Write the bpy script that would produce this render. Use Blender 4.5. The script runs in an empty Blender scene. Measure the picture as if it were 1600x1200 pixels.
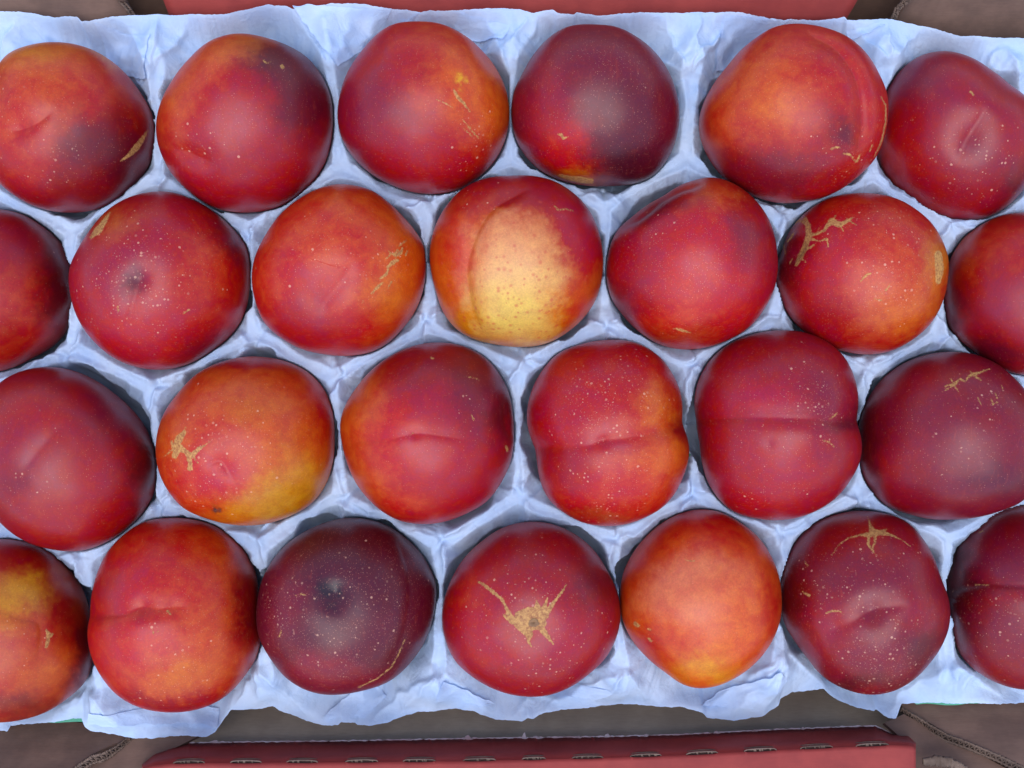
import bpy, math, random
import numpy as np
random.seed(7)
C = bpy.context.scene.collection
sc = bpy.context.scene

# ------------------------------------------------------------------ camera
D = 0.42                      # camera height over the fruits' middle plane (m)
S = 0.39 / 1600.0             # metres per photo pixel on that plane
cam = bpy.data.cameras.new('camera'); camo = bpy.data.objects.new('camera', cam); C.objects.link(camo)
camo.location = (0, 0, D); cam.sensor_width = 36; cam.lens = 36 * D / 0.39
cam.clip_start = 0.01; cam.clip_end = 50
sc.camera = camo
# ------------------------------------------------------------------ light
SUN_EL, SUN_AZ = 74.0, 190.0   # azimuth clockwise from +Y
w = bpy.data.worlds.new('World'); sc.world = w; w.use_nodes = True
nt = w.node_tree; bg = nt.nodes['Background']
sky = nt.nodes.new('ShaderNodeTexSky'); sky.sky_type = 'NISHITA'; sky.sun_disc = False
sky.sun_elevation = math.radians(SUN_EL); sky.sun_rotation = math.radians(SUN_AZ)
nt.links.new(sky.outputs[0], bg.inputs[0]); bg.inputs[1].default_value = 0.15
sl = bpy.data.lights.new('sun', 'SUN'); sl.energy = 1.05; sl.angle = math.radians(62); sl.color = (1, 0.97, 0.93)
so = bpy.data.objects.new('sun', sl); C.objects.link(so)
so.rotation_euler = (math.radians(-(90 - SUN_EL)), 0, math.radians(-SUN_AZ))
sc.view_settings.view_transform = 'Standard'; sc.view_settings.look = 'None'
sc.view_settings.gamma = 1; sc.view_settings.exposure = 0.93
sc.cycles.max_bounces = 6; sc.cycles.diffuse_bounces = 4

# ------------------------------------------------------------------ helpers
def at(px, py, z):
    """photo pixel at height z -> world point"""
    k = S * (D - z) / D
    return np.array([(px - 800) * k, -(py - 600) * k, z])
def project(P):
    k = S * (D - P[:, 2]) / D
    return 800 + P[:, 0] / k, 600 - P[:, 1] / k
def lin(c):
    c = np.asarray(c, float) / 255.0
    return np.where(c <= 0.04045, c / 12.92, ((c + 0.055) / 1.055) ** 2.4)
def tag(o, label=None, cat=None, group=None, kind=None):
    if label: o['label'] = label
    if cat: o['category'] = cat
    if group: o['group'] = group
    if kind: o['kind'] = kind
    return o
def mesh_obj(name, V, F, mat, parent=None, smooth=False, loc=None):
    me = bpy.data.meshes.new(name)
    V = np.asarray(V, float)
    if isinstance(F, np.ndarray):
        me.vertices.add(len(V)); me.vertices.foreach_set('co', V.ravel().astype(np.float32))
        n = F.shape[0]; k = F.shape[1]
        me.loops.add(n * k); me.loops.foreach_set('vertex_index', F.ravel().astype(np.int32))
        me.polygons.add(n); me.polygons.foreach_set('loop_start', (np.arange(n) * k).astype(np.int32))
        me.update(calc_edges=True)
    else:
        me.from_pydata([tuple(v) for v in V], [], F); me.update()
    if smooth: me.polygons.foreach_set('use_smooth', np.ones(len(me.polygons), bool))
    me.materials.append(mat)
    o = bpy.data.objects.new(name, me); C.objects.link(o)
    if loc is not None: o.location = loc
    if parent: o.parent = parent
    return o
rs = np.random.RandomState(11)
PERM = rs.permutation(4096)
GR = np.stack([np.cos(rs.rand(4096) * 6.2832), np.sin(rs.rand(4096) * 6.2832)], 1)
RN = rs.rand(4096, 3)
def hsh(i, j, s=0): return PERM[(PERM[(i + s * 131) & 4095] + j) & 4095]
def perlin(x, y, s=0):
    xi = np.floor(x).astype(int); yi = np.floor(y).astype(int); xf = x - xi; yf = y - yi
    u = xf * xf * xf * (xf * (xf * 6 - 15) + 10); v = yf * yf * yf * (yf * (yf * 6 - 15) + 10)
    def g(a, b):
        k = hsh(xi + a, yi + b, s); an = RN[k, 0] * 6.2832
        return np.cos(an) * (xf - a) + np.sin(an) * (yf - b)
    return ((g(0, 0) * (1 - u) + g(1, 0) * u) * (1 - v) + (g(0, 1) * (1 - u) + g(1, 1) * u) * v) * 1.5
def fbm(x, y, s=0, o=4):
    r = 0; a = 1.0
    for k in range(o): r = r + a * perlin(x * 2 ** k + 17.3 * k, y * 2 ** k - 9.1 * k, s + k); a *= 0.5
    return r
def ridged(x, y, s=0): return 1 - 2.2 * np.abs(perlin(x, y, s))
def worley(x, y, s=0):
    xi = np.floor(x).astype(int); yi = np.floor(y).astype(int)
    f1 = np.full(x.shape, 9.0); f2 = np.full(x.shape, 9.0); val = np.zeros(x.shape)
    for a in (-1, 0, 1):
        for b in (-1, 0, 1):
            k = hsh(xi + a, yi + b, s)
            cx = xi + a + RN[k, 0]; cy = yi + b + RN[k, 1]
            d = np.hypot(x - cx, y - cy)
            m = d < f1
            f2 = np.where(m, f1, np.minimum(f2, d)); val = np.where(m, RN[k, 2], val); f1 = np.where(m, d, f1)
    return f1, f2, val
def facets(x, y, s=0):
    """crumpled sheet: upper envelope of tilted planes, one per random cell"""
    xi = np.floor(x).astype(int); yi = np.floor(y).astype(int)
    best = np.full(x.shape, -9.0)
    for a in (-1, 0, 1):
        for b in (-1, 0, 1):
            k = hsh(xi + a, yi + b, s)
            cx = xi + a + RN[k, 0]; cy = yi + b + RN[k, 1]; dx = x - cx; dy = y - cy
            an = RN[k, 2] * 6.2832
            best = np.maximum(best, -1.3 * np.hypot(dx, dy) + 0.55 * (np.cos(an) * dx + np.sin(an) * dy) + 0.5 * RN[(k * 7) & 4095, 1])
    return best
def sm(a, b, x):
    t = np.clip((x - a) / (b - a), 0, 1); return t * t * (3 - 2 * t)
def polydist(x, y, pts):
    """signed-side, distance and arc parameter to a polyline; pts rows (x, y[, width])"""
    pts = np.asarray(pts, float)
    seg = np.hypot(*(pts[1:, :2] - pts[:-1, :2]).T); cum = np.r_[0, np.cumsum(seg)]; L = cum[-1]
    bd = np.full(x.shape, 1e9); bt = np.zeros(x.shape); bs = np.zeros(x.shape); bw = np.full(x.shape, 1e9); wd = np.zeros(x.shape)
    for i in range(len(pts) - 1):
        ax, ay = pts[i, :2]; dx, dy = pts[i + 1, :2] - pts[i, :2]; l2 = dx * dx + dy * dy + 1e-9
        t = np.clip(((x - ax) * dx + (y - ay) * dy) / l2, 0, 1)
        ex = x - ax - t * dx; ey = y - ay - t * dy; d = np.hypot(ex, ey)
        m = d < bd
        bd = np.where(m, d, bd); bt = np.where(m, (cum[i] + t * seg[i]) / L, bt)
        bs = np.where(m, (dx * ey - dy * ex) / math.sqrt(l2), bs)
        if pts.shape[1] > 2:
            ww = pts[i, 2] + (pts[i + 1, 2] - pts[i, 2]) * t
            wd = np.minimum(np.where(i == 0, 1e9, wd), d - ww)
    return bd, bt, bs, wd
def smoothcurve(pts, n=12):
    """Catmull-Rom resample of an open polyline"""
    P = np.asarray(pts, float); P = np.vstack([2 * P[0] - P[1], P, 2 * P[-1] - P[-2]]); out = []
    for i in range(1, len(P) - 2):
        for k in range(n):
            t = k / n
            out.append(0.5 * (2 * P[i] + (P[i + 1] - P[i - 1]) * t + (2 * P[i - 1] - 5 * P[i] + 4 * P[i + 1] - P[i + 2]) * t * t
                              + (3 * P[i] - P[i - 1] - 3 * P[i + 1] + P[i + 2]) * t ** 3))
    out.append(P[-2]); return np.array(out)

# ------------------------------------------------------------------ materials
class NT:
    def __init__(s, name):
        s.m = bpy.data.materials.new(name); s.m.use_nodes = True; s.t = s.m.node_tree
        s.b = s.t.nodes['Principled BSDF']; s.out = s.t.nodes['Material Output']
    def n(s, typ, **kw):
        x = s.t.nodes.new(typ)
        for k, v in kw.items(): setattr(x, k, v)
        return x
    def l(s, a, b): s.t.links.new(a, b)
    def val(s, sock, v):
        if hasattr(v, 'is_output') or isinstance(v, bpy.types.NodeSocket): s.l(v, sock)
        else: sock.default_value = v
    def math(s, op, a, b=None, c=None, clamp=False):
        x = s.n('ShaderNodeMath', operation=op, use_clamp=clamp)
        s.val(x.inputs[0], a)
        if b is not None: s.val(x.inputs[1], b)
        if c is not None: s.val(x.inputs[2], c)
        return x.outputs[0]
    def mix(s, f, a, b, bt='MIX'):
        x = s.n('ShaderNodeMix', data_type='RGBA', blend_type=bt)
        s.val(x.inputs[0], f); s.val(x.inputs[6], a); s.val(x.inputs[7], b); return x.outputs[2]
    def ramp(s, v, a, b, c=0.0, d=1.0):
        x = s.n('ShaderNodeMapRange', interpolation_type='SMOOTHSTEP')
        s.val(x.inputs[0], v); s.val(x.inputs[1], a); s.val(x.inputs[2], b); s.val(x.inputs[3], c); s.val(x.inputs[4], d); return x.outputs[0]
    def noise(s, vec, sc_, det=3, rough=0.5, dist=0.0):
        x = s.n('ShaderNodeTexNoise'); s.l(vec, x.inputs['Vector'])
        x.inputs['Scale'].default_value = sc_; x.inputs['Detail'].default_value = det
        x.inputs['Roughness'].default_value = rough; x.inputs['Distortion'].default_value = dist
        return x.outputs[0]
    def attr(s, name):
        return s.n('ShaderNodeAttribute', attribute_name=name)
def col4(c): return (float(c[0]), float(c[1]), float(c[2]), 1.0)

def fruit_material():
    m = NT('nectarine_skin')
    tc = m.n('ShaderNodeTexCoord'); oi = m.n('ShaderNodeObjectInfo')
    off = m.n('ShaderNodeVectorMath', operation='MULTIPLY_ADD')
    cmb = m.n('ShaderNodeCombineXYZ'); m.l(oi.outputs['Random'], cmb.inputs[0]); m.l(oi.outputs['Random'], cmb.inputs[1])
    m.l(cmb.outputs[0], off.inputs[0]); off.inputs[1].default_value = (3, 7, 0); m.l(tc.outputs['Object'], off.inputs[2])
    v = off.outputs[0]
    base = m.attr('skin').outputs['Color']
    # mottling of the blush
    n1 = m.noise(v, 200, 6, 0.68, 0.3); n2 = m.noise(v, 1500, 3, 0.6)
    hs = m.n('ShaderNodeHueSaturation'); hs.inputs['Saturation'].default_value = 1.12; m.l(base, hs.inputs['Color'])
    m.l(m.ramp(n1, 0.25, 0.75, 0.494, 0.508), hs.inputs['Hue'])
    m.l(m.math('MULTIPLY', m.ramp(n1, 0.25, 0.75, 0.70, 0.85), m.ramp(n2, 0.2, 0.8, 0.88, 1.12)), hs.inputs['Value'])
    mp = m.n('ShaderNodeMapping'); mp.inputs['Scale'].default_value = (1, .22, .4); mp.inputs['Rotation'].default_value = (.4, .3, .5); m.l(v, mp.inputs[0])
    n4 = m.noise(mp.outputs[0], 750, 5, 0.7, 0.6)
    col = m.mix(m.ramp(n4, 0.54, 0.74, 0, 0.15), hs.outputs[0], m.mix(0.65, hs.outputs[0], col4(lin((226, 96, 50)))))
    col = m.mix(m.ramp(n4, 0.46, 0.28, 0, 0.22), col, m.mix(0.6, col, col4(lin((96, 12, 26)))))
    # pale dust of fine lenticels
    vo = m.n('ShaderNodeTexVoronoi'); m.l(v, vo.inputs['Vector']); vo.inputs['Scale'].default_value = 1500
    sep = m.n('ShaderNodeSeparateColor'); m.l(vo.outputs['Color'], sep.inputs[0])
    dust = m.attr('dust').outputs['Fac']
    thr = m.math('MULTIPLY_ADD', sep.outputs[0], 0.26, 0.12)
    d1 = m.math('MULTIPLY', m.ramp(vo.outputs['Distance'], 0.04, thr, 1, 0), m.math('LESS_THAN', sep.outputs[1], m.math('MULTIPLY', dust, 1.1)))
    col = m.mix(m.math('MULTIPLY', d1, 0.42), col, col4(lin((226, 150, 120))))
    # larger pale spots
    v2 = m.n('ShaderNodeTexVoronoi'); m.l(v, v2.inputs['Vector']); v2.inputs['Scale'].default_value = 800
    sp2 = m.n('ShaderNodeSeparateColor'); m.l(v2.outputs['Color'], sp2.inputs[0])
    spk = m.attr('speck').outputs['Fac']
    clump = m.ramp(m.noise(v, 170, 3, 0.6), 0.36, 0.60, 0.25, 1.9)
    thr2 = m.math('MULTIPLY_ADD', m.math('POWER', sp2.outputs[0], 3.0), 0.34, 0.17)
    d2 = m.math('MULTIPLY', m.ramp(v2.outputs['Distance'], m.math('MULTIPLY', thr2, 0.6), thr2, 1, 0), m.math('LESS_THAN', sp2.outputs[1], m.math('MULTIPLY', spk, clump)))
    col = m.mix(m.math('MULTIPLY', d2, m.ramp(sp2.outputs[2], 0, 1, 0.12, 0.72)), col, m.mix(0.3, col4(lin((228, 170, 138))), col))
    # red freckles on the yellow skin
    frk = m.attr('freckle').outputs['Fac']
    v3 = m.n('ShaderNodeTexVoronoi'); m.l(v, v3.inputs['Vector']); v3.inputs['Scale'].default_value = 480
    sp3 = m.n('ShaderNodeSeparateColor'); m.l(v3.outputs['Color'], sp3.inputs[0])
    d3 = m.math('MULTIPLY', m.ramp(v3.outputs['Distance'], 0.10, m.math('MULTIPLY_ADD', sp3.outputs[0], 0.36, 0.22), 1, 0), m.math('LESS_THAN', sp3.outputs[1], frk))
    col = m.mix(m.math('MULTIPLY', d3, 0.55), col, col4(lin((185, 60, 40))))
    # corky scars: signed distance in mm with a rough edge
    sn = m.noise(v, 1100, 5, 0.75, 0.5)
    sd = m.math('ADD', m.attr('scar').outputs['Fac'], m.math('MULTIPLY', m.math('SUBTRACT', sn, 0.53), 1.9))
    sf = m.ramp(sd, -0.22, 0.12, 1, 0)
    scol = m.mix(m.ramp(m.noise(v, 1000, 4, 0.65), 0.3, 0.7), col4(lin((140, 92, 48))), col4(lin((206, 158, 86))))
    col = m.mix(m.math('MULTIPLY', sf, 0.80), col, scol)
    m.l(col, m.b.inputs['Base Color'])
    rg = m.math('ADD', m.ramp(n1, 0.2, 0.8, 0.37, 0.44), m.math('MULTIPLY', sf, 0.25))
    m.l(rg, m.b.inputs['Roughness'])
    m.b.inputs['Specular IOR Level'].default_value = 0.52
    m.b.inputs['Sheen Weight'].default_value = 0.0; m.b.inputs['Sheen Roughness'].default_value = 0.4
    bp = m.n('ShaderNodeBump'); bp.inputs['Strength'].default_value = 0.25; bp.inputs['Distance'].default_value = 0.00025
    hgt = m.math('ADD', m.math('MULTIPLY', n2, 0.5), m.math('ADD', m.math('MULTIPLY', d2, 0.5), m.math('MULTIPLY', sf, m.math('ADD', sn, 0.4))))
    m.l(hgt, bp.inputs['Height']); m.l(bp.outputs[0], m.b.inputs['Normal'])
    return m.m

def paper_material():
    m = NT('lilac_tissue_paper'); tc = m.n('ShaderNodeTexCoord'); v = tc.outputs['Object']
    n1 = m.noise(v, 60, 3, 0.5); n2 = m.noise(v, 700, 5, 0.65, 0.5); n3 = m.noise(v, 4000, 2)
    col = m.mix(m.ramp(n1, 0.3, 0.7), col4((0.53, 0.70, 0.97)), col4((0.64, 0.775, 0.98)))
    col = m.mix(m.ramp(n3, 0.3, 0.8, 0, 0.10), col, col4((0.5, 0.52, 0.62)))
    b = m.b; m.l(col, b.inputs['Base Color']); b.inputs['Roughness'].default_value = 0.75
    b.inputs['Specular IOR Level'].default_value = 0.25
    bp = m.n('ShaderNodeBump'); bp.inputs['Strength'].default_value = 0.38; bp.inputs['Distance'].default_value = 0.0006
    ra = m.math('ABSOLUTE', m.math('SUBTRACT', n2, 0.5)); rb = m.math('ABSOLUTE', m.math('SUBTRACT', m.noise(v, 190, 4, 0.55, 0.6), 0.5))
    m.l(m.math('ADD', m.math('MULTIPLY', ra, 0.8), m.math('MULTIPLY', rb, 3.0)), bp.inputs['Height']); m.l(bp.outputs[0], b.inputs['Normal'])
    tr = m.n('ShaderNodeBsdfTranslucent'); m.l(col, tr.inputs[0])
    mx = m.n('ShaderNodeMixShader'); mx.inputs[0].default_value = 0.22
    m.l(b.outputs[0], mx.inputs[1]); m.l(tr.outputs[0], mx.inputs[2]); m.l(mx.outputs[0], m.out.inputs[0])
    return m.m

def board_material(name, c1, c2, stripes=0.0, rough=0.8, fiber=0.5, wear=None, axis=0):
    m = NT(name); tc = m.n('ShaderNodeTexCoord'); v = tc.outputs['Object']
    mp = m.n('ShaderNodeMapping'); mp.inputs['Scale'].default_value = (0.12, 1, 1) if axis == 0 else (1, 0.12, 1); m.l(v, mp.inputs[0])
    n1 = m.noise(v, 70, 4, 0.6); n2 = m.noise(mp.outputs[0], 1800, 3, 0.6); n3 = m.noise(v, 1200, 4, 0.7)
    col = m.mix(m.ramp(n1, 0.3, 0.7), col4(lin(c1)), col4(lin(c2)))
    col = m.mix(m.math('MULTIPLY', m.ramp(n2, 0.35, 0.75), fiber * 0.4), col, col4(lin(c1) * 0.55))
    if wear: col = m.mix(m.ramp(n3, 0.66, 0.74, 0, 0.6), col, col4(lin(wear)))
    m.l(col, m.b.inputs['Base Color']); m.b.inputs['Roughness'].default_value = rough
    bp = m.n('ShaderNodeBump'); bp.inputs['Strength'].default_value = 0.3; bp.inputs['Distance'].default_value = 0.0004
    h = m.math('ADD', m.math('MULTIPLY', n2, 0.4), m.math('MULTIPLY', n1, 0.5))
    if stripes:
        wv = m.n('ShaderNodeTexWave'); m.l(v, wv.inputs[0]); wv.inputs['Scale'].default_value = 60; wv.bands_direction = 'Y' if axis == 0 else 'X'
        wv.inputs['Distortion'].default_value = 0.6
        h = m.math('ADD', h, m.math('MULTIPLY', wv.outputs[1], stripes))
    m.l(h, bp.inputs['Height']); m.l(bp.outputs[0], m.b.inputs['Normal'])
    return m.m
M_fruit = fruit_material(); M_paper = paper_material()
M_kraft = board_material('kraft_board', (96, 72, 61), (116, 88, 74), 0.6)
M_kraft_grey = board_material('grey_brown_board', (166, 144, 124), (180, 158, 136), 0.2)
M_red = board_material('red_printed_board', (136, 42, 38), (152, 52, 45), 0.12, 0.75, 0.35)
M_edge = board_material('cut_board_edge', (128, 106, 92), (84, 66, 56), 0, 0.95, 0.9, (170, 152, 138))
M_liner = board_material('white_torn_liner', (210, 196, 196), (186, 150, 150), 0, 0.85, 0.4)
M_flute = board_material('dark_fluting', (84, 66, 56), (60, 46, 40), 0, 0.9, 0.6)
M_green = board_material('mint_green_board', (70, 150, 120), (84, 166, 134), 0, 0.6, 0.2)
M_ground = board_material('grey_ground', (92, 90, 88), (112, 108, 104), 0, 0.9, 0.5)

# ------------------------------------------------------------------ the nectarines: measured outlines, dents, sutures, colours, marks
DKc, PLc, MDc, RDc, ORc, YLc, PKc = (84, 20, 36), (92, 36, 54), (158, 22, 42), (190, 34, 32), (212, 84, 36), (228, 170, 78), (205, 70, 72)
F = []
def fruit(label, outline, z=0.0, base=MDc, blobs=(), pits=(), grooves=(), scars=(), specks=(), dust=0.25, dusts=(), freckles=()):
    F.append(dict(label=label, outline=np.array(outline, float), z=z, base=base, blobs=blobs, pits=pits, grooves=grooves,
                  scars=scars, specks=specks, dust=dust, dusts=dusts, freckles=freckles))
# blobs: (x, y, rx, ry, angle deg, colour, strength), blush plus painted sheen, shaded sides and pits; pits: (x, y, radius, depth mm); grooves: (points, width px, depth mm, lip mm)
# scars: polylines of (x, y, half width px); specks / dusts / freckles: (x, y, radius, density)
fruit('orange crowned red nectarine in the top left corner, tan scar near its right edge',
  [(94,66),(145,78),(189,108),(219,145),(240,182),(244,216),(233,260),(202,297),(162,324),(111,332),(67,327),(20,304),(-12,275),(-30,235),(-34,195),(-24,150),(-8,112),(10,84),(44,71)],
  base=MDc, blobs=[(70,110,110,60,15,ORc,1.0),(40,85,60,30,0,(214,120,50),.8),(150,140,50,50,0,RDc,.8),(30,190,60,70,0,(196,60,50),.9),(130,225,55,45,-30,(116,26,40),.85),(200,250,55,60,0,(96,24,34),.9),(100,290,70,40,0,(140,28,34),.8),(40,265,45,35,0,RDc,.6),(165,85,30,14,30,(220,130,60),.9)],  # dark lower right blob paints the side shaded by neighbours
  pits=[(28,203,26,1.6)], grooves=[([(0,203),(28,203),(60,190),(90,165)],9,.7,.3)], scars=[[(188,252,.6),(202,242,3),(212,232,5),(222,218,3.5),(231,204,1)]],
  specks=[(80,250,55,.25),(20,175,40,.15)], dust=.3)
fruit('nectarine second in top row, orange on its left, dark purple on its upper right',
  [(368,52),(415,59),(449,71),(479,88),(503,118),(518,155),(520,189),(516,229),(496,277),(472,300),(435,324),(381,332),(337,326),(297,300),(263,263),(245,219),(244,189),(253,155),(270,125),(297,91),(327,64)],
  base=(170,24,40), blobs=[(300,120,75,38,-48,(208,66,30),1.2),(380,70,55,22,-5,(214,92,40),1.2),(405,68,25,12,0,(220,130,90),.8),(272,170,30,55,0,(208,76,34),.9),(450,105,60,42,25,(96,22,32),1.2),(470,150,45,70,10,(96,22,36),1.1),(375,185,70,50,0,(176,44,58),.8),(400,270,90,45,0,(168,20,34),.8),(300,265,40,20,30,(178,60,70),.5)],
  grooves=[([(262,228),(285,240),(310,252),(345,262)],12,1.5,1.3)], scars=[[(441,103,2.6),(441.6,105,2.6)],[(412,95,.8),(417,99,1.2),(423,97,.6)]],
  specks=[(300,230,40,.25),(440,130,30,.06)], dust=.3)
fruit('third nectarine of the top row with small yellow spot and scratches on its right',
  [(648,34),(614,37),(594,49),(567,78),(547,105),(532,145),(527,176),(531,209),(547,240),(574,267),(614,290),(658,302),(695,302),(722,294),(749,277),(776,250),(793,209),(797,176),(790,135),(773,101),(746,71),(719,51),(689,37)],
  base=(170,28,42), blobs=[(740,120,55,90,-25,(214,84,36),1.3),(700,60,60,25,20,(196,60,40),.9),(640,55,50,22,0,(186,46,44),.6),(590,175,65,55,0,(130,36,58),.75),(660,150,40,25,20,(196,70,60),.7),(660,230,80,40,0,(180,34,46),.6),(727,129,7,7,0,(236,170,50),1.1),(752,180,26,36,0,(218,100,60),.8),(560,250,40,40,0,(130,20,40),.6)],
  grooves=[([(730,60),(790,130),(800,200),(770,262),(735,290)],16,.8,.9)],
  scars=[[(709,140,1.6),(715,152,2.4),(724,161,2.2),(734,174,.8)],[(681,155,.5),(696,161,.9),(708,169,.5)],[(724,188,.6),(736,203,1.3),(748,216,.6)],[(722,199,.5),(737,212,.9)]],
  specks=[(750,230,50,.3)], dusts=[(760,230,50,.8)], dust=.3)
fruit('dark purple nectarine fourth in the top row with a brown scar on its lower edge',
  [(932,39),(884,42),(861,56),(837,81),(817,115),(802,145),(799,182),(805,216),(820,243),(844,267),(871,280),(911,289),(955,290),(992,287),(1019,277),(1043,250),(1056,219),(1062,176),(1056,142),(1043,108),(1023,81),(992,56),(965,42)],
  base=(122,26,44), blobs=[(970,190,75,85,0,(104,24,40),1.1),(855,180,45,80,0,(158,26,46),1.0),(885,240,32,40,-20,(194,44,48),1.2),(900,268,26,14,0,(204,70,52),.8),(980,260,60,36,0,(76,20,32),.9),(960,80,70,35,0,(124,28,46),.8),(900,275,30,8,0,(196,110,56),.7)],
  scars=[[(871,209,1.2),(877,211,2.2),(880,216,2.2),(887,214,.8)],[(874,274,2),(892,279,4),(908,281,5),(924,283,4)]], specks=[(1010,130,50,.12)], dust=.45, dusts=[(960,100,90,.8)])
fruit('large red nectarine fifth in top row with long curved crease on its right side',
  [(1239,37),(1208,42),(1185,57),(1158,78),(1136,105),(1111,138),(1094,175),(1091,202),(1100,233),(1117,263),(1141,287),(1175,305),(1215,317),(1256,315),(1296,305),(1323,290),(1347,270),(1367,250),(1381,216),(1387,182),(1387,148),(1374,118),(1354,84),(1323,57),(1289,44),(1262,38)],
  z=.005, base=(188,40,42), blobs=[(1190,130,65,60,0,(208,78,44),1.2),(1130,190,40,60,0,(206,72,46),.9),(1205,165,40,30,0,(218,110,66),.6),(1290,90,50,50,0,(180,34,38),.7),(1200,270,95,38,5,(134,20,36),1.1),(1318,213,34,32,0,(116,26,38),1.0),(1250,60,70,18,0,(196,54,40),.8),(1362,170,18,70,5,(184,50,52),.7)],
  grooves=[([(1250,44),(1300,66),(1335,105),(1350,150),(1352,200),(1338,245)],9,1.3,-1.0)],
  scars=[[(1376,150,.6),(1384,165,1.1),(1384,190,1.2),(1377,222,1.2),(1366,245,.7)],[(1298,233,.8),(1306,230,1.4),(1313,231,.7)],[(1316,240,.8),(1326,241,1.8),(1338,253,1.6),(1345,240,.8)],[(1358,238,.7),(1364,225,.9)]],
  specks=[(1330,240,40,.3),(1372,190,30,.25)], dust=.35, dusts=[(1300,270,60,.6)])
fruit('dark red nectarine at the top right corner with a dimple ringed by pale specks',
  [(1475,79),(1438,86),(1408,108),(1387,138),(1374,175),(1368,210),(1370,243),(1381,270),(1408,304),(1441,331),(1482,344),(1512,346),(1546,339),(1576,321),(1604,290),(1622,250),(1626,205),(1616,168),(1600,148),(1576,132),(1546,108),(1516,89)],
  z=-.006, base=(160,24,40), blobs=[(1470,160,45,40,0,(150,40,60),.7),(1430,115,50,35,-20,(126,36,60),.8),(1410,240,45,60,0,(182,30,36),.9),(1440,300,60,35,0,(166,22,34),.6),(1550,190,40,60,20,(150,30,44),.6),(1590,300,40,40,0,(110,16,30),.9),(1530,240,30,22,20,(134,34,54),.7)],
  pits=[(1520,209,26,2.6)], grooves=[([(1548,155),(1532,185),(1516,210),(1504,232),(1494,262)],14,.9,.5)], scars=[[(1516,143,1.5),(1521,148,1.5)]],
  specks=[(1540,240,45,.55),(1480,235,40,.3),(1520,280,45,.35)], dust=.2)
fruit('deep red nectarine cut off by the left edge of the picture, second row',
  [(0,327),(34,334),(67,354),(98,381),(111,405),(117,440),(115,498),(91,535),(51,559),(0,580),(-60,580),(-115,545),(-145,480),(-140,400),(-105,350),(-50,328)],
  z=-.004, base=(158,24,32), blobs=[(10,380,60,40,0,(150,40,58),.7),(30,480,50,60,0,(190,52,38),.8),(95,440,28,90,0,(104,14,26),1.1),(20,560,60,20,0,(180,30,30),.6)], specks=[(60,370,30,.08)], dust=.15)  # tall dark blob paints shade on the right side
fruit('crimson nectarine in the second row with many pale specks round its stem end',
  [(243,299),(199,309),(169,327),(142,358),(121,391),(108,417),(107,440),(111,467),(125,505),(145,532),(182,562),(219,575),(256,578),(294,569),(331,548),(364,521),(381,494),(390,447),(391,417),(388,395),(385,381),(364,358),(334,331),(297,310),(270,300)],
  base=(176,28,42), blobs=[(200,420,80,70,0,(158,40,62),.8),(325,420,50,70,10,(200,56,36),.9),(250,320,70,26,0,(170,24,40),.6),(220,510,80,40,0,(190,40,48),.7),(180,345,40,26,-20,(184,84,48),.7),(365,370,22,40,-30,(120,22,40),.9),(325,545,60,20,-20,(140,18,38),.8),(216,436,18,18,0,(110,34,50),1.0)],
  pits=[(216,436,15,2.2),(214,440,45,1.0)], grooves=[([(216,436),(205,480),(192,530)],10,.5,.2)],
  scars=[[(172,332,.6),(164,345,3.5),(153,360,6),(142,371,2)],[(184,479,1.2),(185,486,1.6)],[(286,490,1),(296,484,1.4)]],
  specks=[(216,436,75,.75),(200,400,50,.4)], dust=.35, dusts=[(216,436,110,.6)])
fruit('bright red orange nectarine in the second row with pale yellow scratches on its right',
  [(530,287),(499,294),(469,310),(439,334),(415,368),(398,402),(393,430),(400,474),(412,505),(435,525),(469,545),(506,553),(540,556),(581,550),(608,535),(631,511),(648,488),(658,464),(665,427),(665,400),(662,381),(651,364),(628,337),(604,314),(581,297),(556,290)],
  base=(196,44,46), blobs=[(540,315,80,35,10,(208,76,44),.9),(460,350,50,50,0,(206,64,48),.9),(500,385,55,35,0,(214,92,62),.6),(625,400,34,90,0,(216,88,34),1.1),(600,465,40,30,0,(220,110,54),.8),(420,430,26,60,0,(208,74,52),.8),(470,430,50,40,0,(184,40,60),.6),(480,510,70,40,0,(172,16,34),1.0),(560,530,60,20,-5,(182,26,34),.8),(600,520,30,22,0,(212,90,60),.5)],
  grooves=[([(488,505),(508,475),(530,448),(545,425),(548,400)],20,1.0,.7)],
  scars=[[(581,459,1.4),(590,448,2.2),(598,442,1.4)],[(594,436,1.4),(604,428,2.4),(607,419,1.2)],[(605,418,2),(614,410,3.4),(621,407,2.4)],[(617,400,2),(625,396,3),(629,388,1.4)],[(624,384,1.2),(634,376,1.2)],[(634,398,1.6),(637,391,1)],[(610,398,.8),(604,404,1.2)],[(606,392,.5),(616,398,2),(622,390,1)],[(568,470,.7),(566,474,.7)],[(605,452,.5),(612,440,1.1)]],
  specks=[(500,380,50,.25),(600,420,40,.25)], dust=.35, dusts=[(490,390,60,.8)])
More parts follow.
